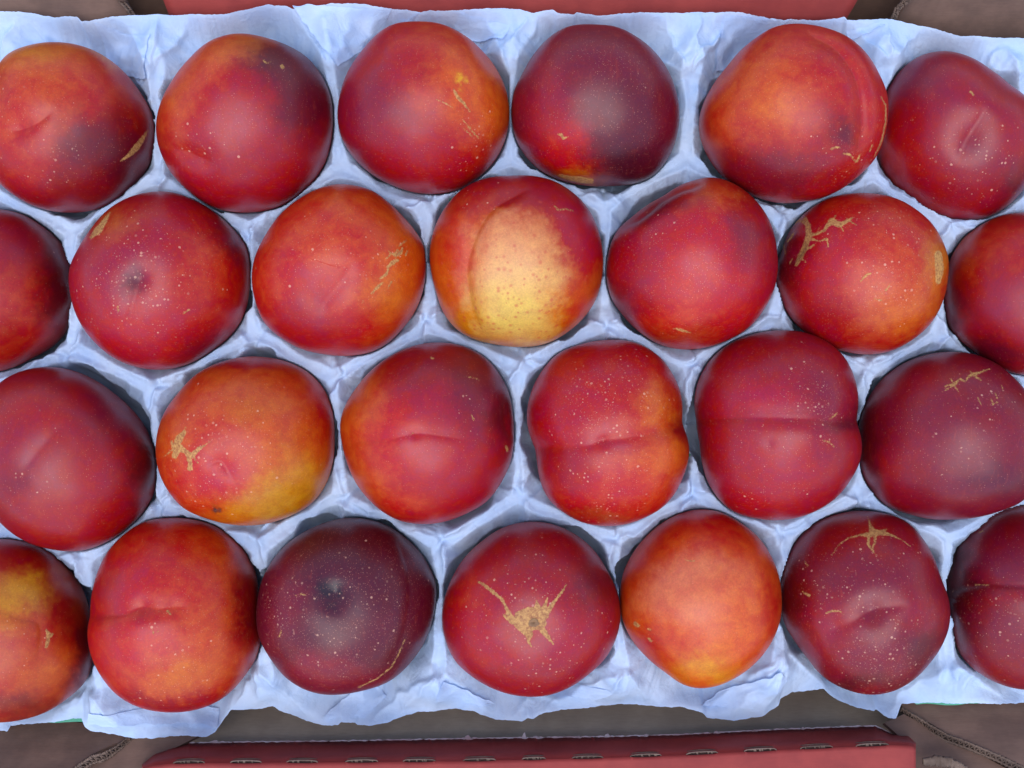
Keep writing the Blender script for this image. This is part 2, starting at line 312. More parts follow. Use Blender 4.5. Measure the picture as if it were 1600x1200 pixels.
fruit('yellow centred nectarine in middle of the second row, suture down its left side',
  [(800,273),(759,278),(726,292),(699,319),(682,348),(673,378),(671,405),(673,417),(682,457),(692,488),(712,515),(739,530),(773,537),(813,542),(854,537),(884,521),(911,498),(932,467),(940,437),(942,400),(940,381),(933,354),(918,324),(894,300),(867,283),(834,275)],
  base=(198,66,38), blobs=[(800,390,95,85,0,(228,138,108),1.0),(812,450,88,74,0,(236,176,118),1.1),(806,492,80,40,0,(236,192,112),1.0),(740,285,70,26,-15,(164,24,36),1.5),(800,300,70,34,0,(172,26,36),1.5),(875,310,50,36,30,(166,20,38),1.5),(905,370,32,80,-8,(176,32,50),1.3),(900,480,32,40,30,(206,76,52),1.1),(705,380,26,60,10,(206,72,60),1.0),(700,450,20,50,0,(212,96,54),.8),(720,400,12,60,5,(222,112,96),.7),(745,320,26,22,0,(190,66,44),.7),(725,500,20,26,0,(214,120,60),.8)],
  pits=[(795,303,20,1.3)], grooves=[([(838,290),(800,303),(768,325),(748,352),(735,385),(728,425),(733,470),(745,505),(758,533)],11,1.1,-.9)],
  scars=[[(866,322,.6),(873,328,1.4),(884,326,1),(896,330,.6)],[(738,530,1.2),(764,534,1.4)]],
  specks=[(745,310,40,.2)], freckles=[(810,460,100,.8),(740,500,50,.8)], dusts=[(810,430,100,.6)], dust=.15)
fruit('pinkish red nectarine right of the yellow one with a dark lip at its upper left',
  [(1104,277),(1070,283),(1036,304),(1002,324),(979,344),(959,368),(950,398),(947,417),(948,440),(955,467),(972,491),(1002,521),(1029,538),(1056,545),(1080,546),(1114,540),(1144,528),(1175,508),(1195,481),(1208,457),(1215,427),(1215,400),(1213,388),(1208,358),(1195,331),(1175,307),(1148,287),(1124,278)],
  base=(186,36,48), blobs=[(1115,300,50,30,20,(202,76,44),1.1),(1170,360,28,50,-20,(138,20,42),.9),(1200,420,20,60,0,(160,28,44),.7),(1030,330,70,22,-25,(132,28,38),.9),(1000,420,40,60,0,(160,30,48),.7),(1080,430,60,60,0,(198,58,66),.7),(1075,490,60,30,0,(206,66,52),.8),(1060,525,60,18,0,(176,60,40),.7),(970,490,30,40,30,(120,20,38),.8)],
  grooves=[([(968,358),(1000,335),(1035,306),(1070,290),(1110,284)],11,2.0,1.6)], scars=[[(1052,513,1),(1066,516,2),(1078,520,.8)]],
  specks=[(1020,360,40,.1)], dust=.6, dusts=[(1090,400,120,.95)])
fruit('second row nectarine with branching tan scars on its left and brown patch on its right',
  [(1337,302),(1296,309),(1269,324),(1242,348),(1222,371),(1214,402),(1212,420),(1217,461),(1225,481),(1249,511),(1279,535),(1316,548),(1357,554),(1394,548),(1424,532),(1455,505),(1472,474),(1481,434),(1482,400),(1478,390),(1472,375),(1458,351),(1431,327),(1401,310),(1370,303)],
  base=(182,40,46), blobs=[(1335,320,80,26,0,(188,46,40),.9),(1236,400,28,50,10,(106,26,34),1.2),(1300,400,50,40,0,(190,50,66),.7),(1400,400,60,60,0,(204,80,64),.8),(1400,480,60,40,-10,(212,104,62),1.1),(1350,440,50,40,0,(204,70,64),.5),(1290,500,50,40,20,(168,28,40),.8),(1468,410,16,40,0,(200,110,60),1.3),(1462,460,18,30,10,(204,100,60),.8)],
  pits=[(1236,388,22,2.4)], grooves=[([(1222,420),(1240,395),(1256,372)],12,1.0,.8)],
  scars=[[(1258,340,2),(1262,352,4),(1264,368,5),(1258,385,4),(1250,402,4),(1244,414,2)],[(1262,366,3),(1276,366,1.5),(1288,360,2),(1293,352,3),(1300,345,5),(1312,352,4),(1326,344,2.5),(1332,340,1)],[(1264,352,3),(1250,344,2),(1240,350,1)],[(1262,372,3),(1280,377,1),(1292,373,1.6),(1294,385,1)],[(1258,390,2.6),(1272,383,1)],[(1240,365,1.5),(1230,378,1)],[(1466,398,6),(1468,420,7),(1466,440,4)],[(1345,440,.8),(1353,430,2.2),(1360,427,1.2)],[(1376,460,.6),(1386,452,1.4),(1390,444,.6)],[(1366,466,.6),(1378,470,1.2)],[(1238,404,.8),(1234,412,.8)],[(1300,345,2),(1306,336,.6)],[(1312,352,2),(1318,362,.6)],[(1276,366,1),(1280,356,.5)],[(1250,402,1.5),(1262,412,.5)],[(1224,380,1),(1228,398,.6)],[(1326,344,1),(1338,352,.4)]],
  specks=[(1400,350,45,.35),(1390,440,60,.45)], dust=.5, dusts=[(1400,450,90,.9)])
fruit('red nectarine cut off by the right edge of the picture, second row',
  [(1600,332),(1566,336),(1539,348),(1509,368),(1489,395),(1480,420),(1473,464),(1475,494),(1492,525),(1522,548),(1553,572),(1600,586),(1650,582),(1705,548),(1735,480),(1728,400),(1690,350),(1645,334)],
  base=(166,24,34), blobs=[(1560,380,60,40,0,(190,40,32),1.0),(1520,400,26,50,0,(186,56,34),.8),(1570,470,50,40,0,(158,40,64),.7),(1490,490,26,50,0,(104,16,34),1.0),(1560,560,60,22,0,(116,18,36),.9)], specks=[(1500,490,14,.1)], dust=.1)  # purple blob paints the sheen, dark ones the shaded rim
fruit('large dark red nectarine at the left edge in the third row with a soft hollow',
  [(78,573),(34,579),(0,596),(-22,625),(-36,670),(-38,720),(-28,775),(0,817),(40,846),(84,859),(128,861),(169,846),(202,822),(229,795),(243,764),(245,737),(241,700),(229,670),(209,643),(179,616),(145,592),(115,579)],
  base=(156,24,36), blobs=[(80,600,80,26,0,(140,20,36),.7),(60,650,60,40,0,(176,40,44),.7),(30,710,50,40,0,(160,44,64),.7),(190,650,60,36,40,(124,26,46),.8),(140,760,60,60,0,(178,36,42),.7),(120,820,70,30,0,(176,36,40),.7),(228,740,24,60,0,(98,14,28),1.1),(20,745,24,26,0,(132,30,48),.7)],  # violet blob at the left is painted sheen, right rim painted shaded
  pits=[(22,748,30,1.8)], grooves=[([(110,650),(60,700),(25,745)],18,.7,.5)], specks=[(30,755,30,.25),(110,690,60,.05)], dust=.25)
fruit('orange nectarine in the third row with a green tan russet patch on its left',
  [(395,557),(351,564),(310,582),(280,613),(256,646),(245,680),(243,704),(248,737),(263,768),(287,795),(324,810),(358,819),(391,821),(429,815),(462,802),(483,791),(506,764),(520,724),(522,680),(518,633),(506,606),(483,582),(449,565),(422,559)],
  base=(206,66,42), blobs=[(390,605,90,36,0,(204,78,42),1.1),(395,635,60,26,0,(206,106,58),.7),(450,700,60,60,0,(214,90,44),.9),(430,780,75,36,-20,(214,150,84),1.1),(480,740,34,40,-20,(212,134,60),1.0),(345,700,45,36,0,(196,56,50),.9),(310,750,60,26,20,(204,54,48),.8),(350,745,40,22,10,(196,52,66),.8),(500,640,22,44,-10,(190,34,36),1.1),(380,568,70,12,0,(170,24,34),1.0),(270,690,22,40,0,(212,96,62),.8),(340,795,8,5,15,(96,60,56),1.3)],
  pits=[(345,735,26,1.0)], grooves=[([(312,735),(340,722),(356,742),(372,762)],8,.7,.4)],
  scars=[[(274,700,5),(280,685,6),(288,676,3)],[(272,712,4),(280,700,6),(290,705,3),(300,712,4),(312,700,3),(318,697,1)],[(292,708,3),(297,722,3.5),(297,732,4)],[(268,690,2),(275,715,2)],[(283,680,1.5),(290,668,.6)],[(318,697,1),(328,690,.5)],[(268,704,1.4),(258,712,.5)],[(300,712,1.5),(310,724,.5)]],
  specks=[(330,700,50,.7),(320,755,40,.6),(380,690,60,.3)], dust=.35, dusts=[(380,680,90,.6)])
fruit('third row nectarine with a small pit at its centre and an orange left side',
  [(692,535),(655,538),(614,554),(584,575),(557,606),(538,636),(531,660),(532,680),(540,714),(554,751),(574,778),(601,802),(628,815),(665,819),(699,814),(729,802),(760,785),(783,754),(797,724),(803,687),(802,650),(797,616),(783,589),(763,562),(732,543)],
  base=(172,28,42), blobs=[(560,640,40,65,15,(210,92,42),1.3),(580,740,40,45,-30,(208,84,44),1.2),(620,790,60,24,10,(200,60,44),.8),(660,575,70,36,0,(150,16,30),.9),(740,600,50,50,20,(124,20,38),1.0),(610,660,50,36,0,(206,80,78),.7),(680,650,60,36,0,(168,46,66),.7),(640,700,70,50,0,(196,52,60),.7),(740,710,50,50,0,(176,26,42),.7),(785,640,18,60,0,(110,12,28),.9),(745,650,26,34,-20,(124,36,50),.4),(625,698,14,10,0,(176,36,44),.5)],
  pits=[(649,678,8,.8)], grooves=[([(490,704),(530,698),(575,690),(615,686),(649,678),(690,682),(740,690)],7,.25,.25),([(797,600),(790,655),(804,700)],10,.8,.6)],
  scars=[[(725,588,.4),(740,590,.7),(750,594,.4)],[(736,648,.8),(741,656,1.6)],[(791,697,1.6),(793,705,1.6)],[(674,559,1.4),(677,560,1.4)],[(640,681,.5),(645,677,1)]],
  specks=[(740,640,30,.25),(740,690,26,.12)], dust=.25)
fruit('finely speckled two lobed nectarine, orange on its right lobes, left of the crimson cleft one',
  [(955,531),(908,538),(871,552),(847,579),(832,606),(824,636),(823,663),(829,686),(837,706),(841,730),(845,754),(858,782),(884,803),(911,817),(942,822),(975,820),(1009,808),(1033,795),(1052,775),(1066,748),(1074,725),(1077,704),(1073,680),(1066,660),(1067,636),(1063,610),(1054,590),(1036,562),(1002,538),(982,532)],
  base=(188,38,46), blobs=[(940,560,90,30,0,(184,34,38),.8),(900,630,60,40,0,(186,52,62),.6),(1030,640,34,34,0,(214,104,62),1.1),(1035,715,34,30,0,(218,96,48),1.3),(1020,760,36,34,0,(210,70,44),.8),(960,770,60,36,0,(200,62,58),.7),(855,640,26,60,0,(186,46,60),.6),(1060,670,14,26,0,(150,24,36),.8),(940,810,60,12,0,(176,70,44),.7),(880,730,40,36,0,(168,24,38),.7),(960,700,60,16,-5,(176,26,42),.7)],
  pits=[(942,689,9,1.0)], grooves=[([(770,706),(828,702),(870,699),(915,697),(942,689),(980,684),(1020,678),(1070,662),(1120,650)],17,1.25,.6)],
  specks=[(960,620,70,.55),(930,650,60,.5),(960,750,60,.4),(940,785,50,.4)], dust=.6, dusts=[(950,640,90,.95),(960,760,80,.9)])
fruit('crimson two lobed nectarine fifth in the third row with a straight suture across it',
  [(1229,516),(1195,518),(1158,528),(1127,545),(1104,569),(1090,596),(1084,629),(1087,660),(1094,687),(1097,721),(1106,754),(1121,778),(1145,800),(1181,810),(1208,813),(1242,810),(1276,798),(1310,775),(1330,748),(1343,724),(1347,697),(1342,672),(1338,657),(1342,630),(1337,596),(1323,562),(1296,535),(1262,520)],
  base=(166,22,38), blobs=[(1210,550,90,30,0,(160,16,30),.8),(1190,625,70,26,0,(182,50,70),.8),(1290,620,36,60,0,(136,30,52),.8),(1105,650,22,80,0,(172,20,34),.7),(1210,725,60,50,0,(178,42,58),.7),(1310,700,30,34,0,(150,36,50),.6),(1180,780,60,24,0,(184,30,44),.7),(1320,660,26,12,0,(110,20,38),.8)],  # violet blob above the suture is a painted highlight
  grooves=[([(1040,660),(1090,657),(1150,653),(1210,654),(1270,656),(1342,660),(1390,664)],13,1.0,.8)], pits=[(1202,694,7,.35)],
  scars=[[(1285,688,.6),(1294,690,1.2),(1304,698,.6)],[(1296,655,.6),(1308,646,1)]],
  specks=[(1280,625,50,.5),(1290,600,40,.3),(1210,770,80,.2)], dust=.4, dusts=[(1270,640,70,.95)])
fruit('dark maroon nectarine at the right end of the third row with a tan squiggle scar',
  [(1475,550),(1438,557),(1404,572),(1374,596),(1354,626),(1343,660),(1342,704),(1347,744),(1364,771),(1384,791),(1411,800),(1448,810),(1492,811),(1532,807),(1566,797),(1600,783),(1625,745),(1636,700),(1630,650),(1604,612),(1583,589),(1560,569),(1526,554),(1499,550)],
  base=(134,26,42), blobs=[(1430,600,60,36,-20,(152,24,40),.7),(1500,570,60,18,0,(140,20,34),.7),(1480,700,90,60,0,(134,34,54),.7),(1400,740,50,50,0,(158,28,42),.8),(1560,760,60,40,0,(96,24,44),.9),(1358,700,16,80,0,(110,14,28),.9),(1565,610,40,40,0,(130,24,44),.5),(1490,780,80,26,0,(132,22,36),.6)],  # narrow dark blob paints the shaded left edge
  pits=[(1535,612,26,.8)],
  scars=[[(1472,612,.6),(1484,606,1.2),(1492,600,2),(1500,592,1.4),(1508,596,1),(1514,588,2),(1524,584,2.4),(1535,580,1.4),(1548,576,.8)],[(1486,592,.8),(1492,604,1),(1498,612,.5)],[(1515,580,.6),(1526,590,1.4),(1534,594,.6)],[(1476,604,.8),(1492,598,1.2)],[(1554,612,.5),(1558,622,1.1)],[(1548,622,.5),(1552,632,1.1),(1560,628,.8)],[(1565,602,.8),(1567,608,.5)],[(1528,622,.8),(1533,632,.6)]],
  specks=[(1540,620,40,.3),(1480,690,80,.05)], dust=.3)
fruit('orange and yellow mottled nectarine cut off at the lower left corner',
  [(0,842),(40,846),(78,861),(105,886),(125,913),(138,947),(145,997),(145,1038),(135,1065),(108,1089),(74,1112),(37,1124),(0,1129),(-55,1122),(-100,1080),(-120,1000),(-110,920),(-65,860)],
  base=(182,52,36), blobs=[(60,922,46,22,15,(214,146,56),1.1),(8,935,40,24,0,(212,140,60),1.0),(10,975,30,20,0,(214,140,70),.6),(20,865,70,26,10,(166,24,32),1.2),(105,960,26,80,0,(160,34,28),1.0),(30,1020,60,50,0,(190,62,50),.8),(70,1050,50,36,0,(206,90,40),.8),(30,1105,70,20,0,(140,40,30),.9),(130,1020,20,60,0,(104,16,22),1.1)],  # last blob paints shade along the right side
  grooves=[([(0,955),(30,965),(60,975),(62,1010),(50,1050)],7,.3,.2)],
  scars=[[(72,984,1.5),(76,991,3.5),(75,1002,3),(72,1011,2)],[(82,991,1.5),(78,995,2)]], specks=[(20,1000,50,.12)], dust=.25)
fruit('scarlet nectarine second in the bottom row with a small pointed crease left of centre',
  [(270,809),(223,815),(189,839),(165,866),(152,896),(143,930),(140,964),(137,994),(142,1024),(159,1058),(186,1089),(219,1106),(260,1113),(297,1111),(334,1100),(364,1078),(388,1048),(405,1018),(407,998),(404,970),(404,930),(400,896),(388,869),(364,839),(331,819),(300,811)],
  base=(196,36,32), blobs=[(290,860,90,40,0,(204,50,32),.8),(210,915,50,30,0,(190,56,70),.8),(280,915,50,30,0,(206,72,62),.7),(330,1000,50,60,0,(214,84,44),.9),(220,1010,60,40,0,(204,74,76),.7),(280,1060,60,26,0,(214,104,52),.9),(160,930,18,60,0,(176,24,34),.8),(390,930,20,80,0,(150,18,24),1.1),(260,1098,80,14,0,(160,14,30),1.0),(345,870,30,50,-20,(214,80,30),.5),(230,960,24,16,0,(184,22,30),.8)],  # pink blob left of centre is painted sheen, lower rim painted shaded
  pits=[(220,952,12,2.0)], grooves=[([(90,966),(138,963),(175,961),(200,957),(220,946),(245,952),(270,950),(300,947)],12,.95,.7)],
  scars=[[(262,955,1.5),(266,960,1.5)],[(238,982,.5),(240,992,1)],[(244,988,.7),(248,986,.7)]],
  specks=[(280,1060,50,.25),(240,985,14,.5)], dust=.35, dusts=[(280,1060,70,1)])
fruit('very dark purple nectarine in the bottom row with dusty speckled skin',
  [(540,809),(513,815),(479,829),(449,849),(425,876),(408,910),(402,940),(400,970),(405,998),(422,1028),(445,1058),(479,1079),(513,1086),(540,1084),(570,1078),(608,1065),(645,1031),(668,994),(678,957),(682,913),(668,879),(641,846),(608,822),(568,810)],
  base=(92,22,36), blobs=[(530,930,80,70,0,(88,30,46),.8),(440,940,36,80,0,(124,30,46),.9),(500,1050,70,30,0,(140,24,42),1.1),(560,1060,50,22,0,(128,24,40),.8),(620,900,50,80,0,(98,24,36),.8),(560,850,80,30,0,(86,18,28),.8),(520,922,18,18,0,(44,20,32),1.1),(590,985,50,30,0,(110,40,52),.6)],  # near-black blob paints shade into the stem pit
  pits=[(522,925,22,2.8)], grooves=[([(525,900),(522,925),(505,960)],12,.7,.3),([(615,830),(640,900),(632,990),(600,1050)],9,.35,.4)],
  scars=[[(632,1000,.4),(624,1020,.8),(612,1042,.8),(590,1060,.8),(560,1074,.8)],[(470,928,1),(477,930,1)],[(462,930,.6),(465,932,.8)],[(440,985,.5),(436,995,.9)]],
  specks=[(450,960,50,.45),(570,950,80,.3),(540,1000,80,.3)], dust=.95, dusts=[(530,940,170,1)])
fruit('red nectarine in the bottom row with a large tan star shaped scar at its centre',
  [(830,815),(786,824),(753,846),(722,876),(705,906),(694,937),(690,964),(695,998),(709,1031),(739,1058),(773,1077),(817,1088),(854,1087),(888,1075),(921,1052),(949,1025),(965,991),(970,957),(964,923),(949,893),(928,859),(894,832),(861,818)],
  base=(164,18,34), blobs=[(830,850,90,26,0,(160,16,32),.8),(735,935,30,50,10,(192,44,40),1.1),(750,985,50,40,0,(180,36,54),.7),(880,990,60,50,0,(176,42,62),.7),(830,1055,80,26,0,(160,14,32),.8),(925,910,26,50,-20,(124,14,28),.9),(780,1030,50,24,0,(186,44,54),.6)],
  pits=[(836,972,24,1.6)],
  scars=[[(747,909,1.5),(756,914,2.2),(770,925,2.6),(784,936,2.2),(791,950,2.2),(797,965,5)],[(800,967,6),(815,978,8),(826,990,7)],[(812,962,8),(828,960,12),(846,958,10)],[(826,972,14),(842,972,12)],[(850,962,7),(858,952,4),(868,938,2),(878,925,1.6),(885,914,.8)],[(840,950,5),(838,938,1)],[(850,950,4),(856,934,.8)],[(848,985,5),(858,998,2.5),(865,1007,.8)],[(826,992,5),(826,1003,2),(830,1010,.8)],[(800,972,4),(786,960,1)]],
  specks=[(830,960,75,.6),(840,1010,60,.45),(800,930,50,.4),(850,880,60,.2)], dust=.25)
fruit('smooth orange nectarine in the bottom row with three tiny brown scars on its left',
  [(1087,796),(1067,800),(1036,816),(1009,839),(986,869),(972,900),(969,930),(972,967),(986,998),(1009,1025),(1043,1052),(1064,1069),(1090,1076),(1117,1073),(1151,1058),(1181,1035),(1205,1004),(1219,970),(1221,930),(1217,900),(1205,869),(1185,839),(1154,815),(1121,798)],
  base=(220,100,74), blobs=[(1100,825,80,40,0,(196,32,28),1.3),(1005,880,34,60,20,(190,32,32),1.1),(1085,920,70,60,0,(230,134,108),1.0),(1050,950,50,40,0,(230,130,100),.8),(1140,965,50,60,0,(226,116,84),.9),(1100,1048,44,24,0,(224,144,80),1.0),(1035,1000,34,34,30,(206,64,44),.7),(1205,940,18,60,0,(196,50,34),.9),(1085,1008,14,34,20,(206,66,44),.6),(1015,1010,26,26,30,(190,50,44),.7)],
  scars=[[(992,974,2.6),(997,978,2.8)],[(1013,983,1.6),(1017,984,1.6)],[(1013,998,1.8),(1018,1002,1.8)],[(1070,874,.6),(1080,877,1),(1086,876,.5)]], grooves=[([(1110,985),(1090,1015),(1075,1050)],16,.4,.2)], dust=.12)
fruit('dark red nectarine in the bottom row with a thin armed tan star near its top',
  [(1350,798),(1310,802),(1269,819),(1242,846),(1225,879),(1220,906),(1220,940),(1225,974),(1242,1001),(1262,1028),(1286,1058),(1316,1075),(1357,1086),(1391,1082),(1424,1065),(1451,1038),(1472,1008),(1482,984),(1485,957),(1481,930),(1470,906),(1462,879),(1445,846),(1418,815),(1384,802)],
  base=(140,20,34), blobs=[(1340,830,90,30,0,(154,16,28),1.0),(1440,870,30,60,-20,(160,26,40),.8),(1370,915,70,40,0,(128,40,58),.8),(1300,980,50,40,0,(168,24,42),.8),(1380,1010,60,50,0,(128,34,52),.7),(1240,930,22,70,0,(110,14,24),.9),(1450,1010,34,50,20,(100,18,34),.9),(1435,960,40,26,0,(160,34,50),.6),(1330,1070,80,18,0,(104,14,26),.9),(1350,830,22,14,0,(176,50,34),.5)],  # dark blob along the bottom paints the shaded underside
  pits=[(1362,956,18,2.2)], grooves=[([(1278,992),(1320,978),(1362,956),(1400,948),(1430,946)],18,1.0,.7)],
  scars=[[(1356,806,.5),(1359,818,1.4),(1363,832,5.5)],[(1363,832,5.5),(1376,832,4),(1392,836,1.6),(1408,843,.8),(1424,855,.4)],[(1360,835,4.5),(1345,836,1.4),(1325,841,.9),(1310,852,.7),(1299,868,.4)],[(1358,836,3),(1356,850,1.6),(1361,858,1.2)],[(1368,836,2.6),(1367,848,1.6),(1362,858,1.6),(1368,867,.6)],[(1376,832,3),(1386,826,.6)],[(1290,958,.6),(1300,955,1.8),(1312,955,1),(1318,960,.6)],[(1254,925,1),(1264,930,2)],[(1258,878,1.4),(1262,884,1)]],
  specks=[(1350,925,75,.5),(1380,1010,60,.65),(1370,1050,50,.5),(1290,920,50,.3)], dust=.4, dusts=[(1380,1020,80,.9)])
fruit('maroon nectarine cut off by the right edge in the bottom row',
  [(1583,790),(1532,812),(1502,842),(1485,876),(1478,910),(1482,943),(1490,998),(1505,1031),(1539,1058),(1580,1075),(1625,1078),(1675,1060),(1715,1010),(1730,940),(1712,860),(1670,808),(1625,788)],
  z=-.005, base=(140,22,36), blobs=[(1570,880,60,30,0,(130,42,62),.8),(1580,980,60,40,0,(136,40,56),.7),(1500,900,26,90,0,(86,14,26),1.1),(1580,1050,60,24,0,(150,20,32),.8),(1590,925,50,14,0,(160,26,38),.8)],  # violet blobs paint highlights beside the suture, dark one the shaded left side
  grooves=[([(1440,924),(1490,918),(1540,912),(1600,916),(1680,920)],13,1.2,.8)], scars=[[(1524,914,.5),(1545,914,.8)],[(1530,832,1),(1536,830,1)]],
  specks=[(1560,970,60,.35)], dust=.35)

CAM = np.array([0, 0, D])
NSEG = 236
def build_fruit(f, seed):
    ol = f['outline']; cpx = (ol[:, 0].min() + ol[:, 0].max()) / 2; cpy = (ol[:, 1].min() + ol[:, 1].max()) / 2
    Cn = at(cpx, cpy, f['z']); wv = CAM - Cn; L = np.linalg.norm(wv); wv = wv / L
    ux = np.array([1.0, 0, 0]); ux -= wv * ux.dot(wv); ux /= np.linalg.norm(ux); uy = np.cross(wv, ux)
    P0 = np.stack([at(p[0], p[1], 0) for p in ol]); dr = P0 - CAM; dr /= np.linalg.norm(dr, axis=1)[:, None]
    ca = -(dr @ wv); ang = np.arccos(np.clip(ca, -1, 1)); rr = L * np.sin(ang)
    lat = dr + ca[:, None] * wv; th = np.arctan2(lat @ uy, lat @ ux)
    o = np.argsort(th); th = th[o]; rr = rr[o]
    tt = np.linspace(-math.pi, math.pi, 721)[:-1]
    ri = np.interp(tt, np.r_[th[-3:] - 2 * math.pi, th, th[:3] + 2 * math.pi], np.r_[rr[-3:], rr, rr[:3]])
    sg = 9.0; kx = np.arange(-40, 41); kk = np.exp(-kx ** 2 / (2 * sg * sg)); kk /= kk.sum()
    ri = np.convolve(np.r_[ri[-40:], ri, ri[:40]], kk, 'valid')
    rm = ri.mean(); f['C'] = Cn; f['R'] = rm; h = rm * 0.97
    f['tt'] = tt; f['ri'] = ri
    # rings: pole towards the viewer
    rho = np.linspace(0, 1, 92)[1:] ** 0.92
    phi = np.r_[np.arcsin(np.clip(rho, 0, 1)), np.pi / 2 + np.linspace(0, np.pi / 2, 30)[1:-1]]
    # refine near the rim where arcsin leaves wide rings
    a = np.linspace(0, np.pi / 2, 96)[1:]; phi = np.r_[a, np.pi / 2 + np.linspace(0, np.pi / 2, 28)[1:-1]]
    TH = np.linspace(-math.pi, math.pi, NSEG + 1)[:-1]
    PH, T = np.meshgrid(phi, TH, indexing='ij'); PH = PH.ravel(); T = T.ravel()
    rt = np.interp(T, np.r_[tt, math.pi], np.r_[ri, ri[0]])
    sp = np.sin(PH); re = rm + (rt - rm) * sm(0, 1, sp)
    lx = sp * re * np.cos(T); ly = sp * re * np.sin(T); lz = h * np.cos(PH)
    lx = np.r_[0, lx, 0]; ly = np.r_[0, ly, 0]; lz = np.r_[h, lz, -h]
    nrm = np.stack([lx, ly, lz], 1); nrm /= np.linalg.norm(nrm, axis=1)[:, None]
    Lp = np.stack([lx, ly, lz], 1)
    front = sm(-0.45, 0.05, nrm[:, 2])
    W = Cn + Lp[:, :1] * ux + Lp[:, 1:2] * uy + Lp[:, 2:] * wv
    X, Y = project(W)
    disp = np.zeros(len(X))
    # gentle lumps that vanish on the outline
    disp += 0.0007 * perlin(nrm[:, 0] * 1.7 + seed * 3.1, nrm[:, 1] * 1.7 + nrm[:, 2], 5) * sm(0.1, 0.6, nrm[:, 2])
    for (x, y, r, dep) in f['pits']:
        d = np.hypot(X - x, Y - y); disp -= dep * 0.85e-3 * np.exp(-(d / (1.25 * r)) ** 1.7) * front
    for (pts, wd, dep, lip) in f['grooves']:
        c = smoothcurve(pts, 6); d, t, s, _ = polydist(X, Y, c)
        Lg = np.hypot(*(c[1:, :2] - c[:-1, :2]).T).sum(); ta = min(34, .4 * Lg); tp = sm(0, ta, t * Lg) * sm(0, ta, (1 - t) * Lg)
        disp += front * (0.3 + 0.7 * sm(0.0, 0.6, nrm[:, 2])) * tp * 1e-3 * (-dep * 0.85 * np.exp(-(d / (1.3 * wd)) ** 2) - dep * 0.3 * np.exp(-(d / (wd * .4)) ** 2)
                                     + .75 * lip * np.tanh(s / (wd * 1.0)) * np.exp(-(d / (3.6 * wd)) ** 2))
    Lp = Lp + nrm * disp[:, None]
    W = Cn + Lp[:, :1] * ux + Lp[:, 1:2] * uy + Lp[:, 2:] * wv
    X, Y = project(W)
    # skin colour, with sheen and shaded sides and pits painted in by some blobs
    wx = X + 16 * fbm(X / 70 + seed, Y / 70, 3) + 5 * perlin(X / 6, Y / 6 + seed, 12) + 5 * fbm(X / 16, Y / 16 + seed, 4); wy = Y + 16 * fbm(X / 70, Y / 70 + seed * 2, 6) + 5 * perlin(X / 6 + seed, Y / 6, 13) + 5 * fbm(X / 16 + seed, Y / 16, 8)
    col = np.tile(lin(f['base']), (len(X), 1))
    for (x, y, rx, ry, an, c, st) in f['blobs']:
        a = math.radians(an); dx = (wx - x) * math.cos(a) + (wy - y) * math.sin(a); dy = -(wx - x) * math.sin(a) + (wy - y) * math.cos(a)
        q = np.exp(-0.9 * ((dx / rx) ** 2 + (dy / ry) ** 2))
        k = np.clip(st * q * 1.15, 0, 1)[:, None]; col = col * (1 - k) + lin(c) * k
    # radial streaks as on real blush
    scar = np.full(len(X), 5.0)
    for s_ in f['scars']:
        _, _, _, wd = polydist(X, Y, s_); scar = np.minimum(scar, wd * S * 1000)
    def zones(lst, base=0.0):
        v = np.full(len(X), base)
        for (x, y, r, den) in lst: v = np.maximum(v, den * np.exp(-(np.hypot(X - x, Y - y) / r) ** 2))
        return v
    n = NSEG; nr = len(phi)
    i = np.arange(nr - 1)[:, None] * n + 1; j = np.arange(n)[None, :]; j2 = (j + 1) % n
    quads = np.stack([i + j, i + n + j, i + n + j2, i + j2], -1).reshape(-1, 4)
    jj = np.arange(n); jn = (jj + 1) % n; last = len(X) - 1; b0 = (nr - 1) * n + 1
    me = bpy.data.meshes.new('nectarine')
    tris = np.concatenate([np.stack([np.zeros(n, int), 1 + jj, 1 + jn], 1), np.stack([np.full(n, last), b0 + jn, b0 + jj], 1)])
    loops = np.r_[quads.ravel(), tris.ravel()]
    me.vertices.add(len(X)); me.vertices.foreach_set('co', (W - Cn).ravel().astype(np.float32))
    me.loops.add(len(loops)); me.loops.foreach_set('vertex_index', loops.astype(np.int32))
    starts = np.r_[np.arange(len(quads)) * 4, len(quads) * 4 + np.arange(len(tris)) * 3]
    me.polygons.add(len(starts)); me.polygons.foreach_set('loop_start', starts.astype(np.int32))
    me.update(calc_edges=True); me.polygons.foreach_set('use_smooth', np.ones(len(starts), bool))
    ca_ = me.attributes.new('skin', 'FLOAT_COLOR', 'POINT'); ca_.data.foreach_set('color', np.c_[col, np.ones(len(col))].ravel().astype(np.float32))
    for nm, arr in (('scar', scar), ('speck', zones(f['specks'])), ('dust', zones(f['dusts'], f['dust'])), ('freckle', zones(f['freckles']))):
        at_ = me.attributes.new(nm, 'FLOAT', 'POINT'); at_.data.foreach_set('value', arr.astype(np.float32))
    me.materials.append(M_fruit)
    ob = bpy.data.objects.new('nectarine', me); C.objects.link(ob); ob.location = Cn
    tag(ob, f['label'], 'nectarine', 'nectarines packed in the tray')
for i, f in enumerate(F): build_fruit(f, i * 1.37 + 0.5)
